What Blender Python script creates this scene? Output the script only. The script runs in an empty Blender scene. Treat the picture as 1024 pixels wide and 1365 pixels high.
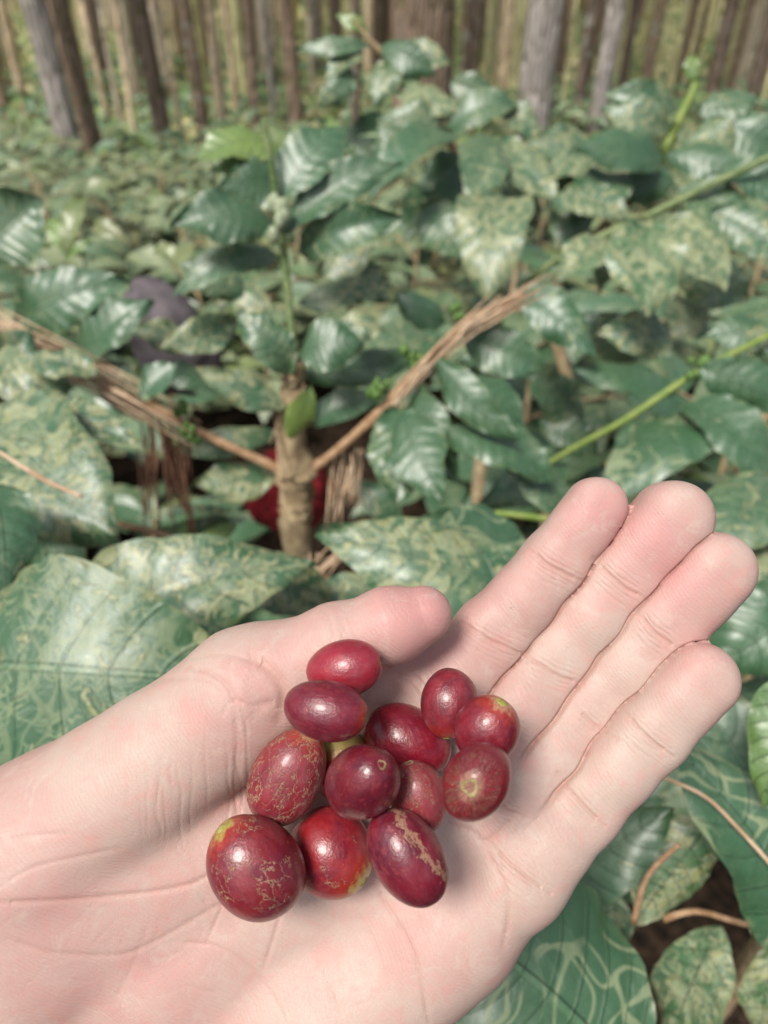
import bpy, math, random
import numpy as np
from mathutils import Vector, Matrix, Quaternion, noise as mn
R = math.radians
rnd = random.Random(7)
sc = bpy.context.scene
COL = sc.collection

# ------------------------------------------------------------------ camera
F = 993.0; CX, CY = 512.0, 682.5; PITCH = R(38); CAMZ = 1.35
cam = bpy.data.objects.new('camera', bpy.data.cameras.new('camera'))
COL.objects.link(cam); sc.camera = cam
cam.location = (0, 0, CAMZ); cam.rotation_euler = (R(90) - PITCH, 0, 0)
cd = cam.data
cd.sensor_fit = 'VERTICAL'; cd.sensor_height = 36.0
cd.lens = 36.0 * F / 1365.0
cd.clip_start = 0.005; cd.clip_end = 500
cd.dof.use_dof = True; cd.dof.focus_distance = 0.141
cd.dof.aperture_fstop = cd.lens / 1.7
CAM = Matrix.Translation((0, 0, CAMZ)) @ Matrix.Rotation(R(90) - PITCH, 4, 'X')
CR = CAM.to_3x3()
def P(px, py, d):
    """world point seen at photo pixel (px,py) at axial distance d (metres)"""
    return CAM @ Vector(((px - CX) / F * d, -(py - CY) / F * d, -d))
def Pc(px, py, d):
    return np.array(((px - CX) / F * d, -(py - CY) / F * d, -d), dtype=float)

# ------------------------------------------------------------------ helpers
def tag(o, label=None, cat=None, group=None, kind=None):
    if label: o['label'] = label
    if cat: o['category'] = cat
    if group: o['group'] = group
    if kind: o['kind'] = kind
    return o
def empty(name, loc=(0, 0, 0), **k):
    o = bpy.data.objects.new(name, None); o.empty_display_size = 0.02
    COL.objects.link(o); o.location = loc
    return tag(o, **k)
def link(name, me, mat=None, parent=None, **k):
    o = bpy.data.objects.new(name, me); COL.objects.link(o)
    if mat: me.materials.append(mat)
    if parent:
        o.parent = parent
        o.matrix_parent_inverse = Matrix.Translation(-Vector(parent.location))
    return tag(o, **k)
class MB:
    def __init__(s): s.v = []; s.f = []; s.uv = []; s.par = []; s.lc = []
    def tube(s, pts, rads, n=8, rough=0.0, cap=True):
        pts = [Vector(p) for p in pts]; b = len(s.v); up = Vector((0.13, 0.21, 1)).normalized()
        for i, p in enumerate(pts):
            t = (pts[min(i + 1, len(pts) - 1)] - pts[max(i - 1, 0)]).normalized()
            x = t.cross(up)
            if x.length < 0.05: x = t.cross(Vector((1, 0, 0)))
            x.normalize(); y = t.cross(x)
            for k in range(n):
                a = 2 * math.pi * k / n
                rr = rads[i] * (1 + rough * mn.noise(Vector((p.x * 60 + math.cos(a) * 2, p.y * 60, p.z * 60 + math.sin(a) * 2))))
                s.v.append(p + (x * math.cos(a) + y * math.sin(a)) * rr)
        for i in range(len(pts) - 1):
            for k in range(n):
                k2 = (k + 1) % n
                s.f.append((b + i * n + k, b + i * n + k2, b + (i + 1) * n + k2, b + (i + 1) * n + k))
        if cap:
            s.f.append(tuple(b + k for k in range(n))[::-1])
            s.f.append(tuple(b + (len(pts) - 1) * n + k for k in range(n)))
        m = len(s.v) - b
        s.uv += [(0, 0)] * m; s.par += [(0.5, 0, 0.3, 0)] * m; s.lc += [(0, 0, 0)] * m
        return s
    def ball(s, c, r, n=8, sq=(1, 1, 1)):
        b = len(s.v); c = Vector(c)
        for i in range(n + 1):
            th = math.pi * i / n
            for k in range(2 * n):
                a = math.pi * k / n
                s.v.append(c + Vector((math.sin(th) * math.cos(a) * sq[0], math.sin(th) * math.sin(a) * sq[1], math.cos(th) * sq[2])) * r)
        for i in range(n):
            for k in range(2 * n):
                k2 = (k + 1) % (2 * n)
                s.f.append((b + i * 2 * n + k, b + (i + 1) * 2 * n + k, b + (i + 1) * 2 * n + k2, b + i * 2 * n + k2))
        m = len(s.v) - b
        s.uv += [(0, 0)] * m; s.par += [(0.5, 0, 0.3, 0)] * m; s.lc += [(0, 0, 0)] * m
        return s
    def mesh(s, name, smooth=True, attrs=False):
        me = bpy.data.meshes.new(name); me.from_pydata(s.v, [], s.f); me.update()
        if smooth: me.polygons.foreach_set('use_smooth', [True] * len(me.polygons))
        if attrs:
            a = me.attributes.new('st', 'FLOAT_VECTOR', 'POINT'); a.data.foreach_set('vector', np.array([(u, w, 0) for u, w in s.uv], dtype=np.float32).ravel())
            a = me.attributes.new('lc', 'FLOAT_VECTOR', 'POINT'); a.data.foreach_set('vector', np.array(s.lc, dtype=np.float32).ravel())
            a = me.attributes.new('par', 'FLOAT_COLOR', 'POINT'); a.data.foreach_set('color', np.array(s.par, dtype=np.float32).ravel())
        return me

# ------------------------------------------------------------------ shader helpers
class NT:
    def __init__(s, name):
        s.m = bpy.data.materials.new(name); s.m.use_nodes = True
        s.t = s.m.node_tree; s.t.nodes.clear()
        s.out = s.t.nodes.new('ShaderNodeOutputMaterial'); s.b = s.t.nodes.new('ShaderNodeBsdfPrincipled')
        s.t.links.new(s.b.outputs[0], s.out.inputs[0])
    def put(s, sock, v):
        if v is None: return
        if hasattr(v, 'links') or isinstance(v, bpy.types.NodeSocket): s.t.links.new(v, sock)
        else:
            try: sock.default_value = v
            except Exception: sock.default_value = (*v, 1) if len(v) == 3 else v
    def set(s, **k):
        for n, v in k.items(): s.put(s.b.inputs[n.replace('_', ' ')], v)
    def math(s, op, a, b=None, c=None, clamp=False):
        n = s.t.nodes.new('ShaderNodeMath'); n.operation = op; n.use_clamp = clamp
        for i, v in enumerate((a, b, c)): s.put(n.inputs[i], v)
        return n.outputs[0]
    def vmath(s, op, a, b=None, sc_=None):
        n = s.t.nodes.new('ShaderNodeVectorMath'); n.operation = op
        s.put(n.inputs[0], a); s.put(n.inputs[1], b)
        if sc_ is not None: s.put(n.inputs['Scale'], sc_)
        return n.outputs['Value'] if op in ('LENGTH', 'DOT_PRODUCT', 'DISTANCE') else n.outputs[0]
    def noise(s, vec, scale, det=3, rough=.5, dist=0.0, col=False):
        n = s.t.nodes.new('ShaderNodeTexNoise'); s.put(n.inputs['Vector'], vec)
        s.put(n.inputs['Scale'], scale); s.put(n.inputs['Detail'], det); s.put(n.inputs['Roughness'], rough); s.put(n.inputs['Distortion'], dist)
        return n.outputs['Color' if col else 0]
    def voro(s, vec, scale, feat='F1', rand=1.0):
        n = s.t.nodes.new('ShaderNodeTexVoronoi'); n.feature = feat; s.put(n.inputs['Vector'], vec); s.put(n.inputs['Scale'], scale); s.put(n.inputs['Randomness'], rand)
        return n.outputs['Distance']
    def mix(s, f, a, b, mode='MIX'):
        n = s.t.nodes.new('ShaderNodeMix'); n.data_type = 'RGBA'; n.blend_type = mode
        s.put(n.inputs[0], f); s.put(n.inputs[6], a); s.put(n.inputs[7], b); return n.outputs[2]
    def ss(s, x, lo, hi, a=0.0, b=1.0):
        n = s.t.nodes.new('ShaderNodeMapRange'); n.interpolation_type = 'SMOOTHSTEP'
        for i, v in enumerate((x, lo, hi, a, b)): s.put(n.inputs[i], v)
        return n.outputs[0]
    def attr(s, name, out='Vector'):
        n = s.t.nodes.new('ShaderNodeAttribute'); n.attribute_name = name; return n.outputs[out]
    def sep(s, v):
        n = s.t.nodes.new('ShaderNodeSeparateXYZ'); s.put(n.inputs[0], v); return n.outputs
    def comb(s, x, y, z):
        n = s.t.nodes.new('ShaderNodeCombineXYZ'); s.put(n.inputs[0], x); s.put(n.inputs[1], y); s.put(n.inputs[2], z); return n.outputs[0]
    def obj(s): return s.t.nodes.new('ShaderNodeTexCoord').outputs['Object']
    def geo(s): return s.t.nodes.new('ShaderNodeNewGeometry')
    def info(s): return s.t.nodes.new('ShaderNodeObjectInfo').outputs
    def ramp(s, x, stops):
        n = s.t.nodes.new('ShaderNodeValToRGB'); e = n.color_ramp.elements
        while len(e) > 1: e.remove(e[0])
        e[0].position = stops[0][0]; e[0].color = (*stops[0][1], 1)
        for p, c in stops[1:]:
            q = e.new(p); q.color = (*c, 1)
        s.put(n.inputs[0], x); return n.outputs[0]
    def bump(s, h, dist, strength=1.0, normal=None):
        n = s.t.nodes.new('ShaderNodeBump'); s.put(n.inputs['Height'], h); n.inputs['Distance'].default_value = dist; n.inputs['Strength'].default_value = strength
        s.put(n.inputs['Normal'], normal); s.put(s.b.inputs['Normal'], n.outputs[0]); return n.outputs[0]

# ------------------------------------------------------------------ materials
def leaf_material():
    m = NT('leaf'); st = m.sep(m.attr('st')); lc = m.attr('lc'); pc = m.attr('par', 'Color')
    sp = m.t.nodes.new('ShaderNodeSeparateColor'); m.put(sp.inputs[0], pc); rr, mot, hue = sp.outputs
    serp = m.attr('par', 'Alpha')
    s_, t_ = st[0], st[1]; at = m.math('ABSOLUTE', t_)
    base = m.ramp(hue, [(0, (.005, .032, .034)), (.25, (.014, .074, .072)), (.5, (.09, .17, .05)), (.75, (.36, .46, .05)), (1, (.46, .33, .16))])
    vn = m.noise(lc, 30, 3, .6)
    base = m.mix(m.ss(vn, .3, .75), base, m.mix(.4, base, (.08, .15, .135, 1)))
    # veins
    ph = m.math('FRACT', m.math('SUBTRACT', m.math('MULTIPLY', s_, 8.5), m.math('MULTIPLY', m.math('POWER', at, 1.3), 1.1)))
    vd = m.math('ABSOLUTE', m.math('SUBTRACT', ph, .5))
    vein = m.math('MULTIPLY', m.ss(vd, .07, .0), m.ss(at, 1.0, .8))
    mid = m.ss(at, .055, .02)
    veins = m.math('MAXIMUM', m.math('MULTIPLY', vein, .45), mid)
    base = m.mix(m.math('MULTIPLY', veins, .5), base, (.17, .30, .20, 1))
    # mottling of mined and dusty skin
    n1 = m.noise(lc, 56, 6, .60, 2.0); n2 = m.noise(m.vmath('ADD', lc, (3.1, 1.7, 2)), 230, 3, .6, .8)
    thr = m.math('SUBTRACT', .685, m.math('MULTIPLY', mot, .18))
    mask = m.ss(n1, thr, m.math('ADD', thr, .045))
    n4 = m.noise(lc, 38, 2, .5, .5)
    mask = m.math('MULTIPLY', mask, m.ss(n4, m.math('SUBTRACT', .52, m.math('MULTIPLY', mot, .30)), m.math('SUBTRACT', .66, m.math('MULTIPLY', mot, .30))))
    pal = m.ramp(n2, [(.30, (.20, .22, .09)), (.40, (.58, .46, .19)), (.50, (.84, .72, .46)), (.60, (.34, .44, .36)), (.68, (.64, .36, .15))])
    colr = m.mix(m.math('MULTIPLY', mask, .94), base, pal)
    # serpentine tracks
    n3 = m.noise(lc, 30, 1.2, .4, 1.2)
    tr = m.ss(m.math('ABSOLUTE', m.math('SUBTRACT', n3, .5)), .028, .016)
    n5 = m.noise(lc, 22, 1, .4, .9)
    n5b = m.noise(m.vmath('ADD', lc, (9, 9, 9)), 26, 1, .4, 1.4)
    tr2 = m.ss(m.math('ABSOLUTE', m.math('SUBTRACT', n5b, .52)), .022, .010)
    trk = m.math('MULTIPLY', m.math('MULTIPLY', m.math('MAXIMUM', tr, tr2), serp), m.ss(n5, .42, .49))
    n6 = m.noise(lc, 95, 2, .5, 2.0); fin = m.math('MULTIPLY', m.ss(m.math('ABSOLUTE', m.math('SUBTRACT', n6, .5)), .045, .025), m.math('MULTIPLY', m.ss(mot, .1, .9), m.ss(n4, .60, .52)))
    trk = m.math('MAXIMUM', trk, fin)
    colr = m.mix(m.math('MULTIPLY', trk, .85), colr, m.mix(n2, (.38, .42, .24, 1), (.66, .60, .42, 1)))
    # worn pale margin
    edge = m.math('MULTIPLY', m.math('MULTIPLY', m.ss(at, .86, .97), m.ss(n1, .45, .6)), m.math('ADD', mot, .25))
    colr = m.mix(edge, colr, (.42, .36, .18, 1))
    bk = m.geo().outputs['Backfacing']
    colr = m.mix(m.math('MULTIPLY', bk, .6), colr, (.07, .17, .05, 1))
    rough = m.math('ADD', .33, m.math('MULTIPLY', m.math('MAXIMUM', mask, trk), .3))
    rough = m.math('ADD', rough, m.math('MULTIPLY', n2, .14))
    m.set(Base_Color=colr, Roughness=rough, Specular_IOR_Level=.7, Coat_Weight=.8, Coat_Roughness=.38)
    h = m.math('ADD', m.math('MULTIPLY', vein, -.35), m.math('MULTIPLY', mid, -.6))
    h = m.math('ADD', h, m.math('MULTIPLY', n1, .8)); h = m.math('ADD', h, m.math('MULTIPLY', mask, -.3))
    m.bump(h, .0016, 1.0)
    tl = m.t.nodes.new('ShaderNodeBsdfTranslucent'); m.put(tl.inputs[0], m.mix(.3, colr, (.10, .26, .04, 1)))
    ms = m.t.nodes.new('ShaderNodeMixShader'); ms.inputs[0].default_value = .07
    m.t.links.new(m.b.outputs[0], ms.inputs[1]); m.t.links.new(tl.outputs[0], ms.inputs[2]); m.t.links.new(ms.outputs[0], m.out.inputs[0])
    return m.m
def simple(name, c1, c2, scale=40, rough=.8, bump=.001, stretch=(1, 1, 1), spec=.3, sss=0):
    m = NT(name); o = m.vmath('MULTIPLY', m.obj(), stretch)
    n = m.noise(o, scale, 5, .65, .3); n2 = m.noise(o, scale * 4, 3, .6)
    c = m.mix(m.ss(m.math('ADD', m.math('MULTIPLY', n, .7), m.math('MULTIPLY', n2, .3)), .35, .65), (*c1, 1), (*c2, 1))
    m.set(Base_Color=c, Roughness=rough, Specular_IOR_Level=spec)
    m.bump(m.math('ADD', n, m.math('MULTIPLY', n2, .5)), bump)
    return m.m
M_LEAF = leaf_material()
M_STEM = simple('stem_bark', (.22, .15, .085), (.46, .37, .22), 110, .85, .0012, (1, 1, .75))
M_TWIG = simple('twig_bark', (.26, .15, .075), (.48, .32, .19), 150, .75, .0006)
M_GREEN = simple('green_stem', (.09, .15, .05), (.24, .29, .13), 90, .5, .0004)
M_YSTEM = simple('yellow_green_stem', (.15, .24, .045), (.26, .32, .09), 90, .5, .0004)
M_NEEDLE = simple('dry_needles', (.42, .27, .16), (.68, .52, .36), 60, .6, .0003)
M_NEEDLE_SHADE = simple('shaded_needles', (.07, .03, .02), (.20, .10, .055), 60, .6, .0003)  # needle colour darkened, so the shade of the gap is painted in
M_BUD = simple('green_bud', (.07, .15, .035), (.15, .26, .07), 200, .4, .0003)
M_RED = simple('red_cloth', (.06, .004, .006), (.36, .02, .028), 130, .85, .002)
M_GREY = simple('grey_cloth', (.085, .073, .082), (.15, .13, .14), 15, .7, .001)

# ------------------------------------------------------------------ world + sun
w = bpy.data.worlds.new('World'); sc.world = w; w.use_nodes = True
nt = w.node_tree; bg = nt.nodes['Background']
sky = nt.nodes.new('ShaderNodeTexSky'); sky.sky_type = 'NISHITA'; sky.sun_disc = False
SUN_EL, SUN_ROT = R(58), R(216)
sky.sun_elevation = SUN_EL; sky.sun_rotation = SUN_ROT; sky.air_density = 1.0; sky.dust_density = 4.0; sky.ozone_density = .6
hs = nt.nodes.new('ShaderNodeHueSaturation'); hs.inputs['Saturation'].default_value = .75; nt.links.new(sky.outputs[0], hs.inputs['Color']); nt.links.new(hs.outputs[0], bg.inputs[0]); bg.inputs[1].default_value = .08
sl = bpy.data.lights.new('sun', 'SUN'); sl.energy = 2.7; sl.angle = R(17); sl.color = (1, .95, .88)
so = bpy.data.objects.new('sun', sl); COL.objects.link(so)
sd = Vector((math.sin(SUN_ROT) * math.cos(SUN_EL), math.cos(SUN_ROT) * math.cos(SUN_EL), math.sin(SUN_EL)))
so.rotation_euler = sd.to_track_quat('Z', 'Y').to_euler()
sc.view_settings.view_transform = 'Standard'; sc.view_settings.look = 'None'
sc.view_settings.exposure = .47; sc.view_settings.gamma = 1

# ================================================================== HAND
def cap(p, a, b, ra, rb):
    ba = b - a; h = np.clip((p - a) @ ba / (ba @ ba), 0, 1)
    return np.linalg.norm(p - a - h[:, None] * ba, axis=1) - (ra + (rb - ra) * h)
def smin(a, b, k):
    h = np.maximum(k - np.abs(a - b), 0) / k
    return np.minimum(a, b) - h * h * k * .25
def capf(p, a, b, ra, rb):
    ba = b - a; h = np.clip((p - a) @ ba / (ba @ ba), 0, 1)
    o = p - a - h[:, None] * ba; l = np.hypot(o[:, 0], o[:, 1]); z = np.abs(o[:, 2])
    return (l ** 2.8 + z ** 2.8 + 1e-9) ** (1 / 2.8) - (ra + (rb - ra) * h)
def J(px, py, d, r): return (Pc(px, py, d), r)
FING = [
 [J(560, 958, 156, 9.5), J(655, 845, 158, 7.6), J(738, 752, 157, 6.8), J(795, 675, 154.5, 6.2)],
 [J(640, 1000, 155, 9.5), J(742, 876, 158, 7.7), J(826, 770, 156.5, 7.6), J(894.5, 692, 153.5, 7.9)],
 [J(688, 1062, 153, 9.0), J(788, 938, 156.5, 7.6), J(877, 837, 154.5, 7.7), J(951, 760, 151.5, 7.8)],
 [J(690, 1160, 149.5, 9.2), J(772, 1070, 151, 7.7), J(864, 976, 149.5, 7.1), J(932, 904, 147.5, 7.1)],
]
THUMB = [J(563, 819, 141, 5.5), J(520, 834, 141, 6.9), J(448, 860, 142, 7.6), J(335, 925, 146, 12.0)]
PALM = [  # (a, b)
 (J(335, 925, 146, 12.2), J(60, 1130, 153, 17.8)), (J(60, 1130, 153, 17.8), J(-200, 1330, 158, 21)),
 (J(560, 958, 157, 9.5), J(380, 1060, 161, 13)), (J(380, 1060, 161, 13), J(60, 1245, 158, 22)),
 (J(640, 1000, 156, 9.5), J(250, 1250, 161.5, 21)),
 (J(688, 1062, 154, 9.0), J(330, 1290, 164, 20)),
 (J(560, 958, 157, 9.3), J(640, 1010, 156, 9.3)), (J(640, 1010, 156, 9.3), J(688, 1075, 154, 9.0)), (J(688, 1075, 154, 9.0), J(690, 1160, 150, 9.0)),
 (J(690, 1165, 150, 9.2), J(600, 1230, 153, 13)), (J(600, 1230, 153, 13.2), J(440, 1342, 157, 19.4)), (J(440, 1342, 157, 19.4), J(200, 1560, 160, 23)),
 (J(250, 1250, 166, 22), J(0, 1420, 170, 27)), (J(300, 1110, 156.5, 14.5), J(60, 1205, 156, 19)), (J(440, 890, 152, 9.5), J(575, 920, 158, 9)),
 (J(-200, 1330, 160, 21), J(200, 1560, 162, 23)),
 (J(0, 1440, 170, 27), J(-330, 1640, 178, 27)),
]
def finger_sdf(p, fg):
    f = None
    for i in range(3):
        c = capf(p, fg[i][0], fg[i + 1][0], fg[i][1], fg[i + 1][1]); f = c if f is None else smin(f, c, 2.0)
    for i in range(3):   # palmar pads between creases
        m = (fg[i][0] + fg[i + 1][0]) / 2 + np.array([0, 0, 2.2])
        if i == 2: m = fg[3][0] * .62 + fg[2][0] * .38 + np.array([0, 0, .9])
        c = np.linalg.norm(p - m, axis=1) - (fg[i][1] + fg[i + 1][1]) / 2 * .80; f = smin(f, c, 3.0)
    return f
def hand_sdf(p):
    d = None
    for a, b in PALM:
        c = cap(p, a[0], b[0], a[1], b[1]); d = c if d is None else smin(d, c, 5.5)
    # the hollow of the cupped palm
    hc = Pc(505, 1050, 122.5)
    d = -smin(-d, (np.linalg.norm((p - hc) * np.array([.72, .82, 1]), axis=1) - 21.5), 6)
    f_all = None
    for fg in FING:
        f = finger_sdf(p, fg)
        f_all = f if f_all is None else smin(f_all, f, .2)
    t = None
    for i in range(3):
        c = cap(p, THUMB[i][0], THUMB[i + 1][0], THUMB[i][1], THUMB[i + 1][1]); t = c if t is None else smin(t, c, 2.5)
    d = smin(d, f_all, 2.6)
    # thumb: broad blend at its root, crisp where it lies on the index side
    kx = np.clip((-(p[:, 0] - Pc(400, 900, 145)[0])) / 18 + .5, 0, 1)
    return np.minimum(smin(d, t, .6), smin(d, t, .6) * (1 - kx) + smin(d, t, 7.0) * kx)
CREASE = []   # (points px, width mm, depth mm)
def cr(pts, w=.55, dp=.32, k=.62): CREASE.append((np.array(pts, float), w * (1.15 if k < 1 else 1), dp * k))
# finger joints
for a, b in (((700, 728), (778, 776)), ((606, 822), (706, 876)), ((788, 742), (862, 800)), ((693, 868), (778, 912)), ((846, 812), (908, 868)), ((764, 938), (822, 985)),
             ((829, 944), (898, 1008)), ((742, 1026), (806, 1100)), ((560, 900), (610, 945)), ((640, 950), (700, 990)), ((655, 1060), (700, 1090)), ((651, 1121), (735, 1190))):
    a = np.array(a, float); b = np.array(b, float); dv = b - a; L = np.linalg.norm(dv); nn = np.array([-dv[1], dv[0]]) / L
    for k, (off, wd, dp) in enumerate(((0, .55, .42), (7, .38, .22), (-8, .35, .16), (13, .3, .12), (-15, .3, .08), (20, .3, .08), (-23, .3, .05), (28, .3, .05))):
        s0 = .05 + .12 * rnd.random() * (k > 0); s1 = 1 - .15 * rnd.random() * (k > 0)
        pts = []
        for q in np.linspace(s0, s1, 7):
            pts.append(a + dv * q + nn * (off + 5 * math.sin(q * 3.1) + rnd.uniform(-1.3, 1.3)))
        cr(pts, wd, dp, 1.0)
cr([(517, 891), (470, 960), (410, 1030), (340, 1120), (276, 1168), (235, 1183), (170, 1193), (100, 1199), (0, 1203)], .6, .38)
cr([(0, 1182), (40, 1158), (80, 1147), (110, 1141), (160, 1130)], .5, .2); cr([(0, 1122), (40, 1114), (90, 1111)], .5, .18)
cr([(10, 1250), (60, 1268), (110, 1273), (165, 1272), (205, 1256), (250, 1230), (330, 1185)], .6, .26)
cr([(312, 1165), (300, 1200), (276, 1255)], .45, .24); cr([(382, 1190), (368, 1240), (352, 1290)], .5, .28)
cr([(230, 1255), (290, 1262), (340, 1295), (368, 1335), (385, 1375)], .5, .22); cr([(255, 1180), (285, 1215)], .4, .18); cr([(330, 1215), (375, 1245)], .4, .2)
cr([(200, 1225), (180, 1280), (150, 1340)], .6, .12); cr([(410, 1250), (440, 1300), (455, 1365)], .6, .12)
cr([(500, 1178), (515, 1205), (545, 1256), (560, 1300), (572, 1365)], .5, .36); cr([(470, 1200), (500, 1260), (520, 1320)], .5, .15)
cr([(649, 1121), (655, 1145), (672, 1178), (678, 1215), (672, 1260)], .6, .4); cr([(600, 1098), (630, 1108), (649, 1121), (690, 1085)], .6, .4)
cr([(517, 891), (545, 905), (568, 930), (580, 950)], .5, .4); cr([(530, 885), (556, 898), (575, 915)], .4, .2)
# thumb root folds
cr([(336, 877), (359, 891), (375, 912), (379, 938), (372, 960)], 1.2, .95); cr([(379, 938), (363, 936), (346, 942), (338, 956)], .9, .4)
cr([(250, 889), (281, 897), (303, 914), (316, 934), (338, 941)], .6, .4); cr([(297, 952), (302, 941), (313, 934)], .5, .32)
cr([(313, 944), (316, 994), (313, 1049), (318, 1100)], .55, .26); cr([(200, 905), (250, 903), (285, 915), (300, 935)], .5, .2)
cr([(240, 880), (300, 872), (345, 885)], .5, .14); cr([(322, 948), (330, 975)], .45, .3); cr([(160, 930), (215, 908), (262, 905)], .5, .14)
cr([(430, 812), (440, 828), (444, 850), (440, 872)], .6, .16); cr([(446, 806), (456, 830), (458, 852)], .5, .14)
for i in range(17):
    x = 165 + i * 10.5 + rnd.uniform(-4, 4); y0 = 945 + rnd.uniform(-15, 60) + abs(i - 12) * 2; y1 = y0 + rnd.uniform(60, 190)
    cr([(x + rnd.uniform(-3, 3) + (yy - y0) * .03, yy) for yy in np.linspace(y0, min(y1, 1165), 6)], .38, rnd.uniform(.05, .14))
for i in range(60):
    x = rnd.uniform(0, 600); y = rnd.uniform(1180, 1365); a = rnd.uniform(0, 3.14); L = rnd.uniform(20, 60)
    cr([(x + math.cos(a) * L * q + rnd.uniform(-2, 2), y + math.sin(a) * L * q + rnd.uniform(-2, 2)) for q in np.linspace(0, 1, 5)], .4, rnd.uniform(.04, .1))

def surface_nets(sdf, lo, hi, h):
    nx, ny, nz = [int(math.ceil((hi[i] - lo[i]) / h)) + 1 for i in range(3)]
    gx = lo[0] + h * np.arange(nx); gy = lo[1] + h * np.arange(ny); gz = lo[2] + h * np.arange(nz)
    V = np.empty((nx, ny, nz), np.float32)
    YY, ZZ = np.meshgrid(gy, gz, indexing='ij'); yz = np.stack([YY.ravel(), ZZ.ravel()], 1)
    for i0 in range(0, nx, 16):
        i1 = min(nx, i0 + 16)
        pp = np.concatenate([np.concatenate([np.full((len(yz), 1), gx[i]), yz], 1) for i in range(i0, i1)])
        V[i0:i1] = sdf(pp).reshape(i1 - i0, ny, nz)
    ins = V < 0
    c = np.zeros((nx - 1, ny - 1, nz - 1), np.int8)
    for dx in (0, 1):
        for dy in (0, 1):
            for dz in (0, 1): c += ins[dx:nx - 1 + dx, dy:ny - 1 + dy, dz:nz - 1 + dz]
    act = (c > 0) & (c < 8); idx = -np.ones(act.shape, np.int64); I = np.argwhere(act); idx[act] = np.arange(len(I))
    pos = lo + (I + .5) * h
    quads = []
    for ax in range(3):
        a1, a2 = (ax + 1) % 3, (ax + 2) % 3
        sl0 = [slice(None)] * 3; sl1 = [slice(None)] * 3; sl0[ax] = slice(0, -1); sl1[ax] = slice(1, None)
        A = ins[tuple(sl0)]; B = ins[tuple(sl1)]; E = np.argwhere(A != B)
        E = E[(E[:, a1] > 0) & (E[:, a2] > 0) & (E[:, a1] < V.shape[a1] - 1) & (E[:, a2] < V.shape[a2] - 1)]
        o1 = np.zeros(3, int); o1[a1] = 1; o2 = np.zeros(3, int); o2[a2] = 1
        q = [idx[tuple((E - k).T)] for k in (o1 + o2, o2, o1 * 0, o1)]
        q = np.stack(q, 1); fl = B[tuple(E.T)]
        q[fl] = q[fl][:, ::-1]; quads.append(q)
    return pos, np.concatenate(quads)
def sdf_grad(sdf, p, e=.05):
    g = np.empty_like(p)
    for i in range(3):
        o = np.zeros(3); o[i] = e; g[:, i] = sdf(p + o) - sdf(p - o)
    return g / np.maximum(np.linalg.norm(g, axis=1, keepdims=True), 1e-9)
def project(sdf, p, n=3):
    for _ in range(n): p = p - sdf_grad(sdf, p) * sdf(p)[:, None] * .9
    return p
def subdiv(p, q):
    e = np.sort(np.stack([q, np.roll(q, -1, 1)], 2).reshape(-1, 2), 1)
    key = e[:, 0] * (len(p) + 1) + e[:, 1]; u, first, inv = np.unique(key, return_index=True, return_inverse=True)
    em = p[e[first]].mean(1); fm = p[q].mean(1); n0 = len(p); n1 = n0 + len(em)
    ei = inv.reshape(-1, 4) + n0; fi = np.arange(len(q)) + n1
    out = np.concatenate([np.stack([q[:, k], ei[:, k], fi, ei[:, (k + 3) % 4]], 1) for k in range(4)])
    return np.concatenate([p, em, fm]), out
def np_mesh(name, p, q):
    me = bpy.data.meshes.new(name); me.vertices.add(len(p)); me.vertices.foreach_set('co', p.astype(np.float32).ravel())
    me.loops.add(q.size); me.loops.foreach_set('vertex_index', q.astype(np.int32).ravel())
    me.polygons.add(len(q)); me.polygons.foreach_set('loop_start', np.arange(0, q.size, 4, dtype=np.int32))
    me.polygons.foreach_set('use_smooth', np.ones(len(q), bool)); me.update(calc_edges=True); me.validate()
    return me
def poly_dist(px, pts):
    best = np.full(len(px), 1e9)
    for a, b in zip(pts[:-1], pts[1:]):
        ba = b - a; h = np.clip((px - a) @ ba / max(ba @ ba, 1e-9), 0, 1)
        best = np.minimum(best, np.linalg.norm(px - a - h[:, None] * ba, axis=1))
    return best
def smooth_poly(pts, n=4):
    out = []
    for i in range(len(pts) - 1):
        p0 = pts[max(i - 1, 0)]; p1 = pts[i]; p2 = pts[i + 1]; p3 = pts[min(i + 2, len(pts) - 1)]
        for k in range(n):
            t = k / n; out.append(.5 * ((2 * p1) + (-p0 + p2) * t + (2 * p0 - 5 * p1 + 4 * p2 - p3) * t * t + (-p0 + 3 * p1 - 3 * p2 + p3) * t ** 3))
    out.append(pts[-1]); return np.array(out)
lo = np.array([-165., -190., -215.]); hi = np.array([92., 16., -122.])
p, q = surface_nets(hand_sdf, lo, hi, 1.25)
p = project(hand_sdf, p, 3); p, q = subdiv(p, q); p = project(hand_sdf, p, 2)
fr_ = (sdf_grad(hand_sdf, p)[:, 2] > -.25)[q].any(1)      # the seen side is refined twice, the back of the hand stays coarser
qb = q[~fr_]; p2, q2 = subdiv(p, q[fr_]); p2 = project(hand_sdf, p2, 1); p2, q2 = subdiv(p2, q2)
q = np.concatenate([q2, qb]); p = p2
g = sdf_grad(hand_sdf, p)
px = np.stack([p[:, 0] / -p[:, 2] * F + CX, -p[:, 1] / -p[:, 2] * F + CY], 1)
face = np.clip(g[:, 2] * 2.5, 0, 1); disp = np.zeros(len(p)); redc = np.zeros(len(p))
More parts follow.
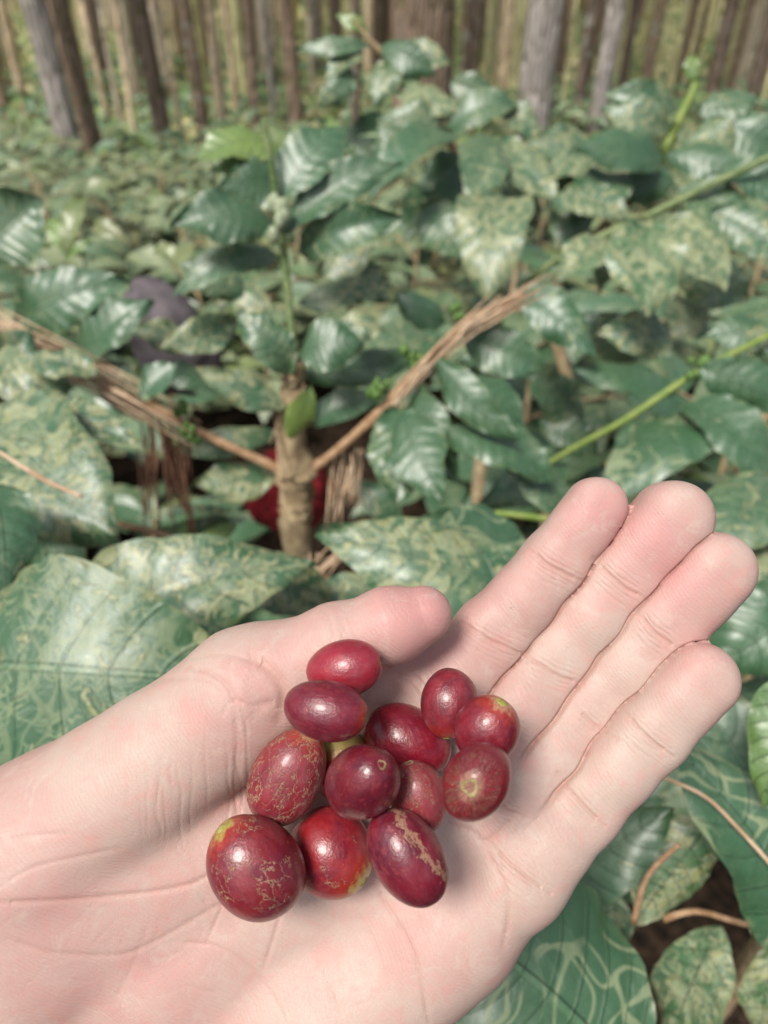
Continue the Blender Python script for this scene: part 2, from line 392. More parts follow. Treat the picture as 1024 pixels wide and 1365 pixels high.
for pts, wd, dp in CREASE:
    sp_ = smooth_poly(pts); lo2 = sp_.min(0) - 40; hi2 = sp_.max(0) + 40
    s = np.where((px[:, 0] > lo2[0]) & (px[:, 0] < hi2[0]) & (px[:, 1] > lo2[1]) & (px[:, 1] < hi2[1]) & (face > 0))[0]
    if not len(s): continue
    dd = poly_dist(px[s], sp_) * (-p[s, 2]) / F
    dp = dp * (1 - np.clip((np.minimum(np.linalg.norm(px[s] - sp_[0], axis=1), np.linalg.norm(px[s] - sp_[-1], axis=1)) < 14), 0, 1) * .5)
    wd = wd * .85; dp = dp * .9
    disp[s] += -dp * np.exp(-(dd / wd) ** 2) + dp * .10 * np.exp(-((dd - wd * 3) / (wd * 2.5)) ** 2)
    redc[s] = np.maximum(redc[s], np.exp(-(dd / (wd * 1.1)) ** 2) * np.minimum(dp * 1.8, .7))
p = p + g * (disp * face)[:, None]
# ease the stair-steps along the contact lines before cutting them in
fs = np.stack([finger_sdf(p, fg) for fg in FING], 1)
gm = np.zeros(len(p), bool)
for i in range(3): gm |= (np.abs(fs[:, i] - fs[:, i + 1]) < 1.7) & (np.minimum(fs[:, i], fs[:, i + 1]) < 1.6) & (face > 0)
qa = q[gm[q].any(1)]
for _ in range(12):
    acc = np.zeros_like(p); ct = np.zeros(len(p))
    for k in range(4):
        for o_ in (1, 3): np.add.at(acc, qa[:, k], p[qa[:, (k + o_) % 4]]); np.add.at(ct, qa[:, k], 1)
    mm = gm & (ct > 0); p[mm] = .45 * p[mm] + .55 * acc[mm] / ct[mm][:, None]
# the tight line where neighbouring fingers touch
fs = np.stack([finger_sdf(p, fg) for fg in FING], 1); 
for i in range(3):
    df = np.abs(fs[:, i] - fs[:, i + 1]); nr = np.clip(1 - (np.minimum(fs[:, i], fs[:, i + 1]) - .3) / 1.0, 0, 1)
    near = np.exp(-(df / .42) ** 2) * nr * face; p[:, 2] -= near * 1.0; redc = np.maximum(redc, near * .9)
# slow lumps of flesh
lump = np.sin(p[:, 0] * .21 + 1.3 * np.sin(p[:, 1] * .13)) * np.sin(p[:, 1] * .19 + np.sin(p[:, 2] * .2)) + .5 * np.sin(p[:, 0] * .47 + p[:, 1] * .31)
p = p + g * (lump * .13)[:, None]
# skin tone map: pinker finger ends and heel, paler joints
def blob(x, y, r): return np.exp(-((px[:, 0] - x) ** 2 + (px[:, 1] - y) ** 2) / r ** 2)
pink = .9 * blob(800, 690, 55) + 1.0 * blob(880, 720, 60) + .8 * blob(915, 790, 60) + .5 * blob(935, 880, 45) + 1.3 * blob(560, 825, 90) + .5 * blob(130, 1330, 190) + .35 * blob(40, 1190, 100) \
     + .6 * blob(350, 930, 60) + .3 * blob(560, 1220, 90) + .3 * blob(880, 945, 35) + .5 * blob(320, 1080, 50) + .35 * blob(655, 790, 40)
tone = np.clip(pink, 0, 1.2)
hme = np_mesh('hand', p * .001, q)
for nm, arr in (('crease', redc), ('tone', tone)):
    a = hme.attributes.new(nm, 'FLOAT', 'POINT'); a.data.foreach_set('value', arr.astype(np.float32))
def skin_material():
    m = NT('skin'); o = m.obj(); cre = m.attr('crease', 'Fac'); tone_ = m.attr('tone', 'Fac')
    n1 = m.noise(o, 90, 4, .6, .4); n2 = m.noise(o, 420, 3, .6, .2); n3 = m.noise(o, 35, 2, .5)
    c = m.mix(m.ss(n1, .35, .68), (.525, .39, .335, 1), (.51, .325, .285, 1))
    c = m.mix(m.math('MULTIPLY', m.ss(n3, .42, .62), .45), c, (.54, .435, .37, 1))
    c = m.mix(m.math('MULTIPLY', tone_, m.math('ADD', .45, m.math('MULTIPLY', n1, .35))), c, (.535, .25, .24, 1))
    c = m.mix(m.math('MULTIPLY', m.ss(n2, .55, .72), .22), c, (.56, .30, .26, 1))
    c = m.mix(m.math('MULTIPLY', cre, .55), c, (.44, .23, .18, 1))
    bl = m.noise(o, 160, 5, .7, .8); c = m.mix(m.math('MULTIPLY', m.ss(bl, .50, .66), .35), c, (.60, .29, .26, 1)); c = m.mix(m.math('MULTIPLY', m.ss(bl, .46, .34), .30), c, (.58, .48, .41, 1))
    v1 = m.voro(m.vmath('ADD', o, m.vmath('SCALE', m.noise(o, 700, 2, .5, 0, True), None, .0004)), 1300, 'DISTANCE_TO_EDGE')
    v2 = m.voro(m.vmath('MULTIPLY', o, (1, .55, 1)), 480, 'DISTANCE_TO_EDGE')
    wv = m.t.nodes.new('ShaderNodeTexWave'); m.put(wv.inputs[0], o); wv.inputs['Scale'].default_value = 520; wv.inputs['Distortion'].default_value = 6; wv.inputs['Detail'].default_value = 1; wv.inputs['Detail Scale'].default_value = .35
    wv.bands_direction = 'DIAGONAL'
    l1 = m.ss(v1, 0, .12); l2 = m.ss(v2, 0, .07)
    h = m.math('ADD', m.math('MULTIPLY', l1, .35), m.math('MULTIPLY', l2, .22))
    h = m.math('ADD', h, m.math('MULTIPLY', wv.outputs[1], .35)); h = m.math('ADD', h, m.math('MULTIPLY', n2, .9)); h = m.math('ADD', h, m.math('MULTIPLY', n1, 1.5))
    m.bump(h, .00006, 1.0)
    m.set(Base_Color=c, Roughness=m.math('ADD', .43, m.math('MULTIPLY', n2, .16)), Specular_IOR_Level=.38, Subsurface_Weight=.22, Subsurface_Radius=(1, .42, .25), Subsurface_Scale=.0008)
    return m.m
M_SKIN = skin_material()
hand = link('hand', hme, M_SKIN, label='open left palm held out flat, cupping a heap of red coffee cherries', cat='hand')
hand.matrix_world = CAM
# ================================================================== CHERRIES
def cherry_material(k, c):
    m = NT('cherry_skin'); q_ = m.attr('q'); x, y, z = m.sep(q_)
    seed = (k * 3.7, k * 1.9, k * 5.3); qs = m.vmath('ADD', q_, seed)
    n1 = m.noise(qs, 1.6, 4, .55, .3); n2 = m.noise(qs, 6, 4, .6); n3 = m.noise(qs, 26, 2, .5)
    col = m.mix(m.ss(n1, .36, .66), (*c['a'], 1), (*c['b'], 1))
    col = m.mix(m.math('MULTIPLY', m.ss(n2, .5, .72), .35), col, (.36, .045, .05, 1))
    if c.get('y'):   # unripe yellow-green shoulder towards one end
        e0 = c['y']; col = m.mix(m.ss(m.math('ADD', x, m.math('MULTIPLY', m.math('SUBTRACT', n2, .5), .5)), 1.0 - e0 * 1.5, 1.05 - e0 * .3), col, (.34, .03, .018, 1))
        col = m.mix(m.ss(m.math('ADD', x, m.math('MULTIPLY', m.math('SUBTRACT', n2, .5), .35)), 1.0 - e0 * .42, 1.03 - e0 * .12), col, (*c.get('yc', (.42, .36, .06)), 1))
    wq = m.vmath('ADD', qs, m.vmath('SCALE', m.noise(qs, 3.5, 3, .6, 0, True), None, .55))
    v = m.voro(m.vmath('MULTIPLY', wq, c.get('vs', (2.6, 4.2, 4.2))), 1.0, 'DISTANCE_TO_EDGE')
    mk = m.noise(m.vmath('ADD', qs, (7, 3, 1)), 1.5, 2, .5)
    amt = c.get('crk', .2)
    if c.get('radial'):
        ang = m.math('ARCTAN2', y, z); rn = m.noise(m.comb(m.math('MULTIPLY', ang, 3.4), m.math('MULTIPLY', x, 1.2), k), 2.2, 4, .7, .8)
        crk = m.math('MULTIPLY', m.ss(m.math('ABSOLUTE', m.math('SUBTRACT', rn, .5)), .032, .012), m.ss(x, .50, .72))
        crk = m.math('MAXIMUM', crk, m.math('MULTIPLY', m.ss(x, .90, .965), .7))
    else:
        wid = m.ss(mk, .70 - amt * .5, .95 - amt * .4, .035, .10)
        crk = m.math('MULTIPLY', m.ss(v, wid, m.math('MULTIPLY', wid, .55)), m.ss(mk, .72 - amt * .5, .76 - amt * .5))
        crk = m.math('MULTIPLY', crk, m.ss(n3, .3, .5))
    if c.get('band'):
        by = m.math('ABSOLUTE', m.math('SUBTRACT', m.math('ADD', y, m.math('ADD', m.math('MULTIPLY', m.math('SUBTRACT', n2, .5), .7), m.math('MULTIPLY', x, -.16))), c['band']))
        bd = m.math('MULTIPLY', m.math('MULTIPLY', m.ss(by, .12, .07), m.ss(z, -.1, .1)), m.ss(n3, .30, .42))
        crk = m.math('MAXIMUM', crk, bd)
    tan_ = m.mix(n3, (.24, .12, .065, 1), (.44, .25, .16, 1))
    col = m.mix(m.math('MULTIPLY', crk, .85), col, tan_)
    sv = m.voro(m.vmath('SCALE', qs, None, 7.0), 1.0); speck = m.math('MULTIPLY', m.ss(sv, .09, .05), m.ss(n1, .42, .6))
    col = m.mix(m.math('MULTIPLY', speck, .8), col, (.55, .33, .24, 1))
    # waxy bloom of the fruit skin
    col = m.mix(m.math('MULTIPLY', m.ss(m.noise(qs, 2.3, 5, .7), .40, .7), c.get('bloom', .22)), col, (.30, .09, .11, 1))
    m.set(Base_Color=col, Roughness=m.math('ADD', c.get('ro', .27), m.math('ADD', m.math('MULTIPLY', crk, .35), m.math('MULTIPLY', n2, .12))), Specular_IOR_Level=.55,
          Subsurface_Weight=.12, Subsurface_Radius=(1, .2, .1), Subsurface_Scale=.0012, Coat_Weight=.25, Coat_Roughness=.16)
    m.bump(m.math('ADD', m.math('MULTIPLY', crk, .5), m.math('ADD', m.math('MULTIPLY', n3, .22), m.math('ADD', m.math('MULTIPLY', n2, .7), m.math('MULTIPLY', speck, .5)))), .0002, 1.0)
    return m.m
RA, RB = (.17, .008, .019), (.10, .007, .017)
#   cx cy a b theta(deg, photo plane, + up) phi(tilt to camera)  material  label
CH = [
 (1, 459, 891, 53, 37, 13, 8, dict(a=(.32, .018, .035), b=(.24, .014, .03), crk=.0, bloom=.3), 'bright crimson cherry at the top of the heap, tucked against the thumb', 'c', .1),
 (9, 458, 1020, 49, 45, 100, 10, dict(a=RA, b=(.3, .03, .02), crk=0, y=1.3, yc=(.40, .34, .09)), 'half-hidden cherry with a yellow-green shoulder, behind the dark topmost cherry', 's', .3),
 (6, 543, 988, 60, 46, -28, 5, dict(a=(.23, .008, .022), b=(.16, .007, .02), crk=.05, bloom=.1, ro=.22), 'large glossy crimson cherry with small scuffs in the centre right of the heap', 'c', .1),
 (3, 599, 937, 47, 38, -96, 6, dict(a=(.22, .014, .026), b=(.13, .012, .022), crk=.0, y=.35, yc=(.40, .10, .03), bloom=.3), 'smaller dark red cherry with an orange lower end, uppermost on the finger side', 's', .1),
 (12, 441, 1136, 60, 56, -32, 22, dict(a=(.28, .013, .018), b=(.16, .011, .024), crk=.24, y=.42, yc=(.42, .36, .09)), 'round scarlet cherry with a yellow-green stem tip pointing right, bottom middle', 's', .3),
 (10, 383, 1035, 70, 48, 62, 6, dict(a=(.24, .018, .028), b=(.17, .016, .026), crk=.7, y=.25, yc=(.42, .26, .12), bloom=.35, ro=.36), 'long cherry netted with tan cracks and one dark spot, on the left side', 's', .1),
 (2, 434, 947, 57, 40, -9, 8, dict(a=(.16, .011, .025), b=(.13, .011, .025), crk=.05, y=.22, yc=(.30, .13, .07)), 'dark wine-red cherry lying sideways just under the thumb-side cherry', 'c', .1),
 (4, 649, 973, 50, 43, 68, 22, dict(a=(.20, .012, .023), b=(.13, .009, .021), crk=.0, y=.28, yc=(.44, .25, .14)), 'red cherry with a pale orange top end, between the smaller cherry and the ring-marked one', 's', .1),
 (7, 558, 1062, 50, 38, 105, 4, dict(a=(.26, .03, .04), b=(.22, .03, .04), crk=.45, bloom=.55, ro=.38), 'dusty greyish-red cherry wedged right of the dark topmost cherry', 'c', .2),
 (5, 635, 1042, 50, 55, 146, 70, dict(c=43, a=(.16, .012, .022), b=(.24, .012, .022), radial=1, crk=.4), 'cherry facing the viewer with a round tan crown scar and radiating cracks', 'c', .25),
 (11, 341, 1155, 74, 60, 128, 8, dict(a=(.13, .010, .024), b=(.20, .016, .022), crk=.42, y=.24, yc=(.38, .34, .07), bloom=.3), 'largest dark red cherry with a greenish stem end, lowest left of the heap', 's', .2),
 (13, 543, 1142, 70, 46, -56, 8, dict(a=(.17, .009, .022), b=(.09, .007, .021), crk=.1, band=.60), 'oval dark cherry with a brown scar stripe down its side, bottom right', 'c', .1),
 (8, 482, 1043, 68, 47, 55, 43, dict(a=(.10, .008, .02), b=(.16, .011, .02), crk=.02, bloom=.12, ro=.2), 'dark glossy cherry with a small tan crown dot, topmost in the heap', 'c', .1),
]
def sph(n1=48, n2=64):
    v = [];
    for i in range(n1 + 1):
        th = math.pi * i / n1
        for k in range(n2):
            a = 2 * math.pi * k / n2; v.append((math.cos(th), math.sin(th) * math.cos(a), math.sin(th) * math.sin(a)))
    f = [(i * n2 + k, i * n2 + (k + 1) % n2, (i + 1) * n2 + (k + 1) % n2, (i + 1) * n2 + k) for i in range(n1) for k in range(n2)]
    return np.array(v), f
SV, SF = sph()
placed = []
M_SCAR = simple('fruit_scar', (.16, .12, .05), (.42, .33, .17), 900, .8, .0003)
M_STEMEND = simple('fruit_stem_end', (.30, .28, .06), (.46, .40, .14), 900, .7, .0003)
for num, cx_, cy_, a_, b_, th, ph, mc, lab, endk, ink in CH:
    t, f_ = R(th), R(ph)
    X = np.array([math.cos(t) * math.cos(f_), math.sin(t) * math.cos(f_), math.sin(f_)])
    Y = np.array([-math.sin(t), math.cos(t), 0]); Z = np.cross(X, Y)
    B = np.stack([X, Y, Z], 1)
    def build(d):
        s = d / F; ax = np.array([a_ * s, b_ * s, mc.get('c', b_ * .93) * s]); return Pc(cx_, cy_, d), ax
    def ok(d):
        c, ax = build(d); pts = c + (SV[::7] * ax) @ B.T
        if hand_sdf(pts).min() < -1.1: return False
        for (c2, ax2, B2) in placed:
            l = (pts - c2) @ B2 / ax2
            if (np.linalg.norm(l, axis=1) < .955).any(): return False
        return True
    d = 118.0
    while ok(d + .25) and d < 165: d += .25
    c, ax = build(d); placed.append((c, ax, B))
    print('cherry', num, 'depth', round(d, 1), 'axes mm', ax.round(1))
    v = SV.copy(); rs = random.Random(num)
    u = v.copy(); pr = np.abs(v[:, 0])
    v[:, 0] = np.sign(v[:, 0]) * (1 - (1 - pr) ** 1.0) * (1 - .035 * np.exp(-((1 - pr) / .012)))
    lump_ = 1 + .018 * np.sin(3 * u[:, 0] + rs.uniform(0, 6)) + .012 * np.sin(4 * u[:, 1] + 3 * u[:, 2] + rs.uniform(0, 6))
    v = v * lump_[:, None]
    W = (c + (v * ax) @ B.T) * .001
    wc = CAM @ Vector(c * .001)
    root = empty('coffee_cherry', wc, label=lab, cat='cherry', group='coffee cherries heaped in the palm')
    wv_ = [CAM @ Vector(x) for x in W]
    me = bpy.data.meshes.new('fruit'); me.from_pydata([x - wc for x in wv_], [], SF); me.update()
    me.polygons.foreach_set('use_smooth', [True] * len(me.polygons))
    at_ = me.attributes.new('q', 'FLOAT_VECTOR', 'POINT'); at_.data.foreach_set('vector', u.astype(np.float32).ravel())
    fr = bpy.data.objects.new('fruit', me); COL.objects.link(fr); fr.parent = root; me.materials.append(cherry_material(num, mc))
    # crown scar (ring) or stem end (ragged nub) on the +X end
    sgn = 1
    mb = MB(); N = 20; rad = (2.0 if num == 5 else 1.3 if endk == 'c' else 1.5)
    tipc = c + X * ax[0] * .968 * lump_[0]; prof = ((.0, -.30), (.35, -.28), (.62, .05), (.85, .16), (1.05, .05), (1.25, -.35)) if endk == 'c' else ((.0, .25), (.3, .45), (.6, .30), (.9, .22), (1.15, .02), (1.45, -.5))
    for (pr_, ph_) in prof:
        for k in range(N):
            an = 2 * math.pi * k / N; jj = 1 + .12 * math.sin(3 * an + num) + rs.uniform(-.06, .06)
            pt = tipc + (Y * math.cos(an) + Z * math.sin(an)) * pr_ * rad * jj * .62 + X * (ph_ * .8 + rs.uniform(-.03, .03))
            mb.v.append((CAM @ Vector(pt * .001)) - wc)
    for i in range(len(prof) - 1):
        for k in range(N): mb.f.append((i * N + k, (i + 1) * N + k, (i + 1) * N + (k + 1) % N, i * N + (k + 1) % N))
    mo = bpy.data.objects.new('crown_scar' if endk == 'c' else 'stem_end', mb.mesh('scar')); COL.objects.link(mo); mo.parent = root
    mo.data.materials.append(M_SCAR if endk == 'c' else M_STEMEND)

# ================================================================== LEAVES
def leaf_into(mb, base, tip, width, nhint, hue, mot, serp, arch=.10, fold=.18, nu=14, nv=8, rs=rnd, ruff=1.0, twist=0.0, cup=0.0):
    base = Vector(base); tip = Vector(tip); ax = tip - base; L = ax.length; ax.normalize()
    n = (Vector(nhint) - ax * Vector(nhint).dot(ax)).normalized(); side = ax.cross(n)
    if twist:
        qn = Quaternion(ax, twist); n = qn @ n; side = qn @ side
    b0 = len(mb.v); seed = rs.uniform(0, 90); r1 = rs.random(); hw = width / 2
    ph1, ph2 = rs.uniform(0, 6.28), rs.uniform(0, 6.28); bend = rs.uniform(-.06, .06)
    for i in range(nu + 1):
        s = i / nu; wv = max(0, math.sin(math.pi * min(1, s ** .93))) ** .72 * (1 - .30 * s ** 5)
        if s > .86: wv *= 1 - .55 * ((s - .86) / .14) ** 1.2 * (1 - s) * 4
        wv = max(wv, .012)
        for j in range(nv + 1):
            t = -1 + 2 * j / nv; at = abs(t)
            h = arch * L * 4 * s * (1 - s) - arch * L * .35 * s * s
            h += fold * hw * wv * at - cup * hw * wv * at * at
            h += ruff * (.035 * hw * math.cos(2 * math.pi * (8.5 * s - 1.1 * at ** 1.3)) * at * (1.1 - at * .5)) * .8
            h += ruff * .10 * hw * math.sin(5.5 * s + ph1 + (1.2 if t > 0 else 0)) * at * at * 1.2 + ruff * .05 * hw * math.sin(17 * s + ph2 + 2 * t) * at ** 3
            p_ = base + ax * (L * s) + side * (hw * wv * t * (1 + .05 * math.sin(9 * s + ph2) + .03 * math.sin(23 * s + ph1 + t * 2)) + bend * L * 4 * s * (1 - s)) + n * h
            mb.v.append(p_); mb.uv.append((s, t)); mb.lc.append((s * L + seed, t * wv * hw + seed * .37, seed)); mb.par.append((r1, mot, hue, serp))
    for i in range(nu):
        for j in range(nv):
            k = b0 + i * (nv + 1) + j; mb.f.append((k, k + nv + 1, k + nv + 2, k + 1))
    return mb
STY = {'F': (.12, .7, .5), 'D': (.07, .28, .15), 'DM': (.13, .65, .3), 'M': (.26, 1.1, .2), 'MY': (.36, 1.3, .3), 'S': (.22, .25, 1.0), 'SD': (.10, .1, .9), 'G': (.60, .0, .0), 'Y': (.74, .05, .0), 'T': (.22, .3, .3), 'B': (1.0, .2, 0), 'MM': (.24, 1.15, .5)}
camdir = (Vector((0, 0, CAMZ)))
def hero(parent, rows, d0):
    """rows: bx,by,tx,ty,width px,style[,dbase,dtip[,roll deg]]"""
    for r in rows:
        bx, by, tx, ty, wp, sty = r[:6]
        db = r[6] if len(r) > 6 and r[6] else d0; dt = r[7] if len(r) > 7 and r[7] else db * .99
        roll = r[8] if len(r) > 8 else rnd.uniform(-26, 26)
        b = P(bx, by, db); t = P(tx, ty, dt); dm = (db + dt) / 2
        h, mo, se = STY[sty]; h = min(1, max(0, h + rnd.uniform(-.04, .05)))
        tocam = (camdir - (b + t) / 2).normalized(); nh = tocam * .8 + Vector((0, 0, 1)) * .5
        mb = MB(); leaf_into(mb, b, t, wp * dm / F * 1.04, nh, h, mo * rnd.uniform(.8, 1.1), se, arch=rnd.uniform(.03, .2), fold=rnd.uniform(.05, .32), ruff=rnd.uniform(1.2, 2.6), nu=34, nv=14, twist=R(roll), cup=rnd.uniform(0, .35))
        link('leaf', mb.mesh('leaf', attrs=True), M_LEAF, parent)
def stemline(parent, pts, name='branch', mat=None, rough=.15, n=12, sub=6):
    """pts: px,py,d,width px"""
    P0 = [Vector((*P(a, b, d), w_ * d / F / 2)) for a, b, d, w_ in pts]
    out = smooth_poly(np.array([list(v) for v in P0]), sub)
    mb = MB(); mb.tube([Vector(o[:3]) for o in out], [float(o[3]) for o in out], n, rough)
    return link(name, mb.mesh(name), mat or M_TWIG, parent)
def ground_at(px, py, d):
    q_ = P(px, py, d); return Vector((q_.x, q_.y, 0))

GRP = 'coffee plants around the hand'
# --- central plant with upright stem
A = empty('coffee_plant', ground_at(395, 700, .56), label='coffee plant with thick upright stem and two forked branches behind the thumb', cat='plant', group=GRP)
sp0 = P(397, 735, .585); gb = ground_at(397, 735, .585)
mb = MB(); pts = [(gb, .014), (gb.lerp(sp0, .5), .0125), (sp0, .0115), (P(397, 690, .575), .0115), (P(393, 650, .565), .013), (P(396, 628, .56), .0155), (P(390, 600, .55), .0105), (P(388, 560, .54), .0095), (P(392, 510, .53), .008), (P(395, 480, .52), .0055)]
arr = smooth_poly(np.array([[*p_, r_] for p_, r_ in pts]), 6)
mb.tube([Vector(a[:3]) for a in arr], [float(a[3]) for a in arr], 18, .35); link('stem', mb.mesh('stem'), M_STEM, A)
stemline(A, [(393, 482, .52, 13), (387, 420, .51, 11), (380, 350, .50, 11), (372, 290, .49, 10), (362, 220, .475, 9), (351, 158, .465, 8)], 'shoot', M_GREEN, .1)
mb = MB()
for k in range(10): mb.ball(P(372 + rnd.uniform(-9, 9), 290 + rnd.uniform(-22, 30), .483), .0035 * rnd.uniform(.8, 1.3), 6, (1, 1, 1.5))
link('flower_buds', mb.mesh('flower_buds'), simple('pale_bud', (.24, .30, .18), (.40, .44, .30), 300, .6, .0003), A)
stemline(A, [(395, 636, .56, 16), (330, 606, .55, 12), (270, 578, .545, 13), (215, 548, .54, 13), (150, 520, .535, 12), (60, 470, .53, 11), (-40, 430, .53, 10)], 'branch')
stemline(A, [(400, 634, .56, 18), (440, 608, .55, 13), (490, 565, .54, 14), (525, 530, .535, 15), (570, 480, .53, 13), (630, 425, .53, 12), (700, 395, .53, 10)], 'branch')
for cxy in ((238, 540), (255, 582), (248, 572), (500, 524), (510, 516), (545, 470), (553, 486), (610, 415)):
    mb = MB()
    for k in range(5): mb.ball(P(cxy[0] + rnd.uniform(-9, 9), cxy[1] + rnd.uniform(-9, 9), .53 + rnd.uniform(-.008, .004)), .0028 * rnd.uniform(.7, 1.3), 6, (1, 1, 1.3))
    link('green_buds', mb.mesh('green_buds'), M_BUD, A)
hero(A, [
 (370, 300, 226, 300, 70, 'D', .50, .47), (371, 264, 466, 162, 74, 'T', .49, .50), (378, 312, 535, 212, 58, 'D', .50, .49), (398, 338, 535, 288, 62, 'DM', .52, .49),
 (372, 340, 228, 388, 52, 'DM', .53, .5), (378, 195, 252, 216, 62, 'Y', .56, .54, 25), (375, 228, 282, 222, 40, 'G', .58, .56, -20), (318, 428, 214, 464, 48, 'M', .56, .53), (386, 498, 318, 416, 60, 'DM', .52, .5),
 (382, 542, 260, 490, 44, 'MM', .52, .5), (372, 576, 222, 600, 38, 'M', .58, .57), (374, 626, 258, 646, 58, 'MY', .58, .56), (400, 472, 484, 456, 70, 'D', .51, .5), (450, 438, 518, 442, 42, 'M', .52, .52),
 (404, 502, 565, 470, 46, 'D', .55, .56), (408, 562, 506, 528, 48, 'D', .56, .55), (398, 405, 520, 372, 44, 'MY', .56, .56), (386, 586, 414, 512, 40, 'Y', .52, .51, 40), (592, 432, 528, 392, 44, 'T', .6, .58),
 (186, 532, 236, 484, 46, 'S', .5, .5), (312, 682, 174, 690, 17, 'MM', .66, .64), (300, 525, 205, 498, 44, 'D', .6, .58), (262, 470, 170, 440, 40, 'M', .62, .6), (316, 700, 262, 718, 22, 'Y', .68, .67), (330, 395, 238, 352, 50, 'DM', .6, .58), (362, 420, 300, 385, 45, 'MY', .6, .6),
 (430, 372, 500, 330, 44, 'M', .6, .6), (380, 250, 290, 250, 60, 'D', .56, .54), (520, 400, 440, 350, 48, 'M', .62, .61)], .52)
hero(A, [
 (583, 478, 694, 588, 52, 'D', .47, .45, 30), (606, 498, 700, 566, 66, 'D', .49, .48), (596, 572, 738, 640, 78, 'D', .48, .47), (520, 548, 528, 676, 78, 'DM', .5, .47), (538, 546, 590, 668, 80, 'D', .49, .46),
 (560, 522, 612, 645, 62, 'D', .51, .49), (618, 448, 728, 494, 64, 'T', .55, .54), (470, 640, 540, 700, 40, 'DM', .6, .6), (640, 470, 700, 540, 50, 'DM', .6, .6)], .5)
# --- tall plant at back centre
Bp = empty('coffee_plant', ground_at(600, 260, .95), label='tall slender coffee plant at back centre whose tip stands before the tree trunks', cat='plant', group=GRP)
stemline(Bp, [(660, 420, .98, 16), (640, 300, .93, 13), (600, 190, .88, 12), (545, 110, .84, 9), (490, 50, .82, 7), (470, 25, .81, 4)], 'stem', M_STEM)
g0 = P(660, 420, .98); mb = MB(); mb.tube([Vector((g0.x, g0.y, 0)), g0], [.012, .009], 10); link('stem', mb.mesh('stem'), M_STEM, Bp)
hero(Bp, [
 (492, 62, 394, 64, 27, 'DM'), (490, 42, 448, 18, 20, 'Y'), (484, 66, 432, 108, 32, 'M'), (508, 60, 582, 98, 38, 'D'), (528, 82, 498, 140, 46, 'M'), (526, 124, 622, 142, 48, 'MY'), (596, 152, 502, 160, 44, 'M'),
 (598, 172, 694, 140, 52, 'DM'), (606, 182, 490, 258, 62, 'T', .8, .72, 20), (642, 178, 628, 270, 72, 'DM', .78, .72), (604, 176, 478, 178, 24, 'G', .85, .84, 40), (668, 262, 652, 390, 100, 'MM', .66, .60), (668, 188, 744, 274, 64, 'M', .8, .76),
 (800, 205, 700, 190, 55, 'M'), (735, 262, 840, 290, 62, 'M', .75, .73), (560, 280, 620, 350, 70, 'DM', .8, .78), (560, 110, 505, 90, 30, 'G'), (640, 240, 560, 300, 55, 'D', .85, .8), (500, 240, 470, 190, 40, 'DM', .95, .95),
 (560, 150, 500, 215, 60, 'DM'), (620, 215, 560, 245, 50, 'D'), (540, 60, 600, 85, 36, 'M'), (470, 95, 425, 140, 36, 'DM'), (655, 150, 722, 182, 46, 'M'), (600, 110, 660, 128, 40, 'DM', .86, .86), (520, 160, 460, 190, 44, 'D', .88, .87), (590, 250, 540, 320, 60, 'DM', .84, .82), (720, 300, 640, 230, 60, 'M', .85, .85), (700, 210, 780, 250, 60, 'DM', .85, .83)], .82)
for a_, lab_ in (((112, 262, 86, 338, 32, .90, .35), 'withered pale yellow leaf standing out in the left undergrowth'), ((118, 302, 174, 326, 24, .98, .1), 'orange-tan dead leaf lying on the left undergrowth'),
                 ((18, 338, 64, 322, 30, .84, .2), 'yellowed dead leaf near the left edge below a broad grey-green leaf'), ((88, 350, 118, 320, 32, .66, 0), 'small fresh bright green leaf above the broad oval leaf at left'),
                 ((205, 330, 236, 352, 28, .92, .6), 'cream-spotted yellow leaf beside the stacked dark leaves'), ((500, 300, 470, 330, 26, .97, .2), 'small tan dead leaf deep behind the centre leaves')):
    b_ = P(a_[0], a_[1], .80); t_ = P(a_[2], a_[3], .79); mb = MB(); leaf_into(mb, b_, t_, a_[4] * .8 / F, (0, -.7, 1), a_[5], a_[6], 0, arch=.15, fold=.3, ruff=2.5, nu=20, nv=10)
    link('withered_leaf' if a_[5] > .7 else 'young_leaf', mb.mesh('leaf', attrs=True), M_LEAF, label=lab_, cat='leaf')
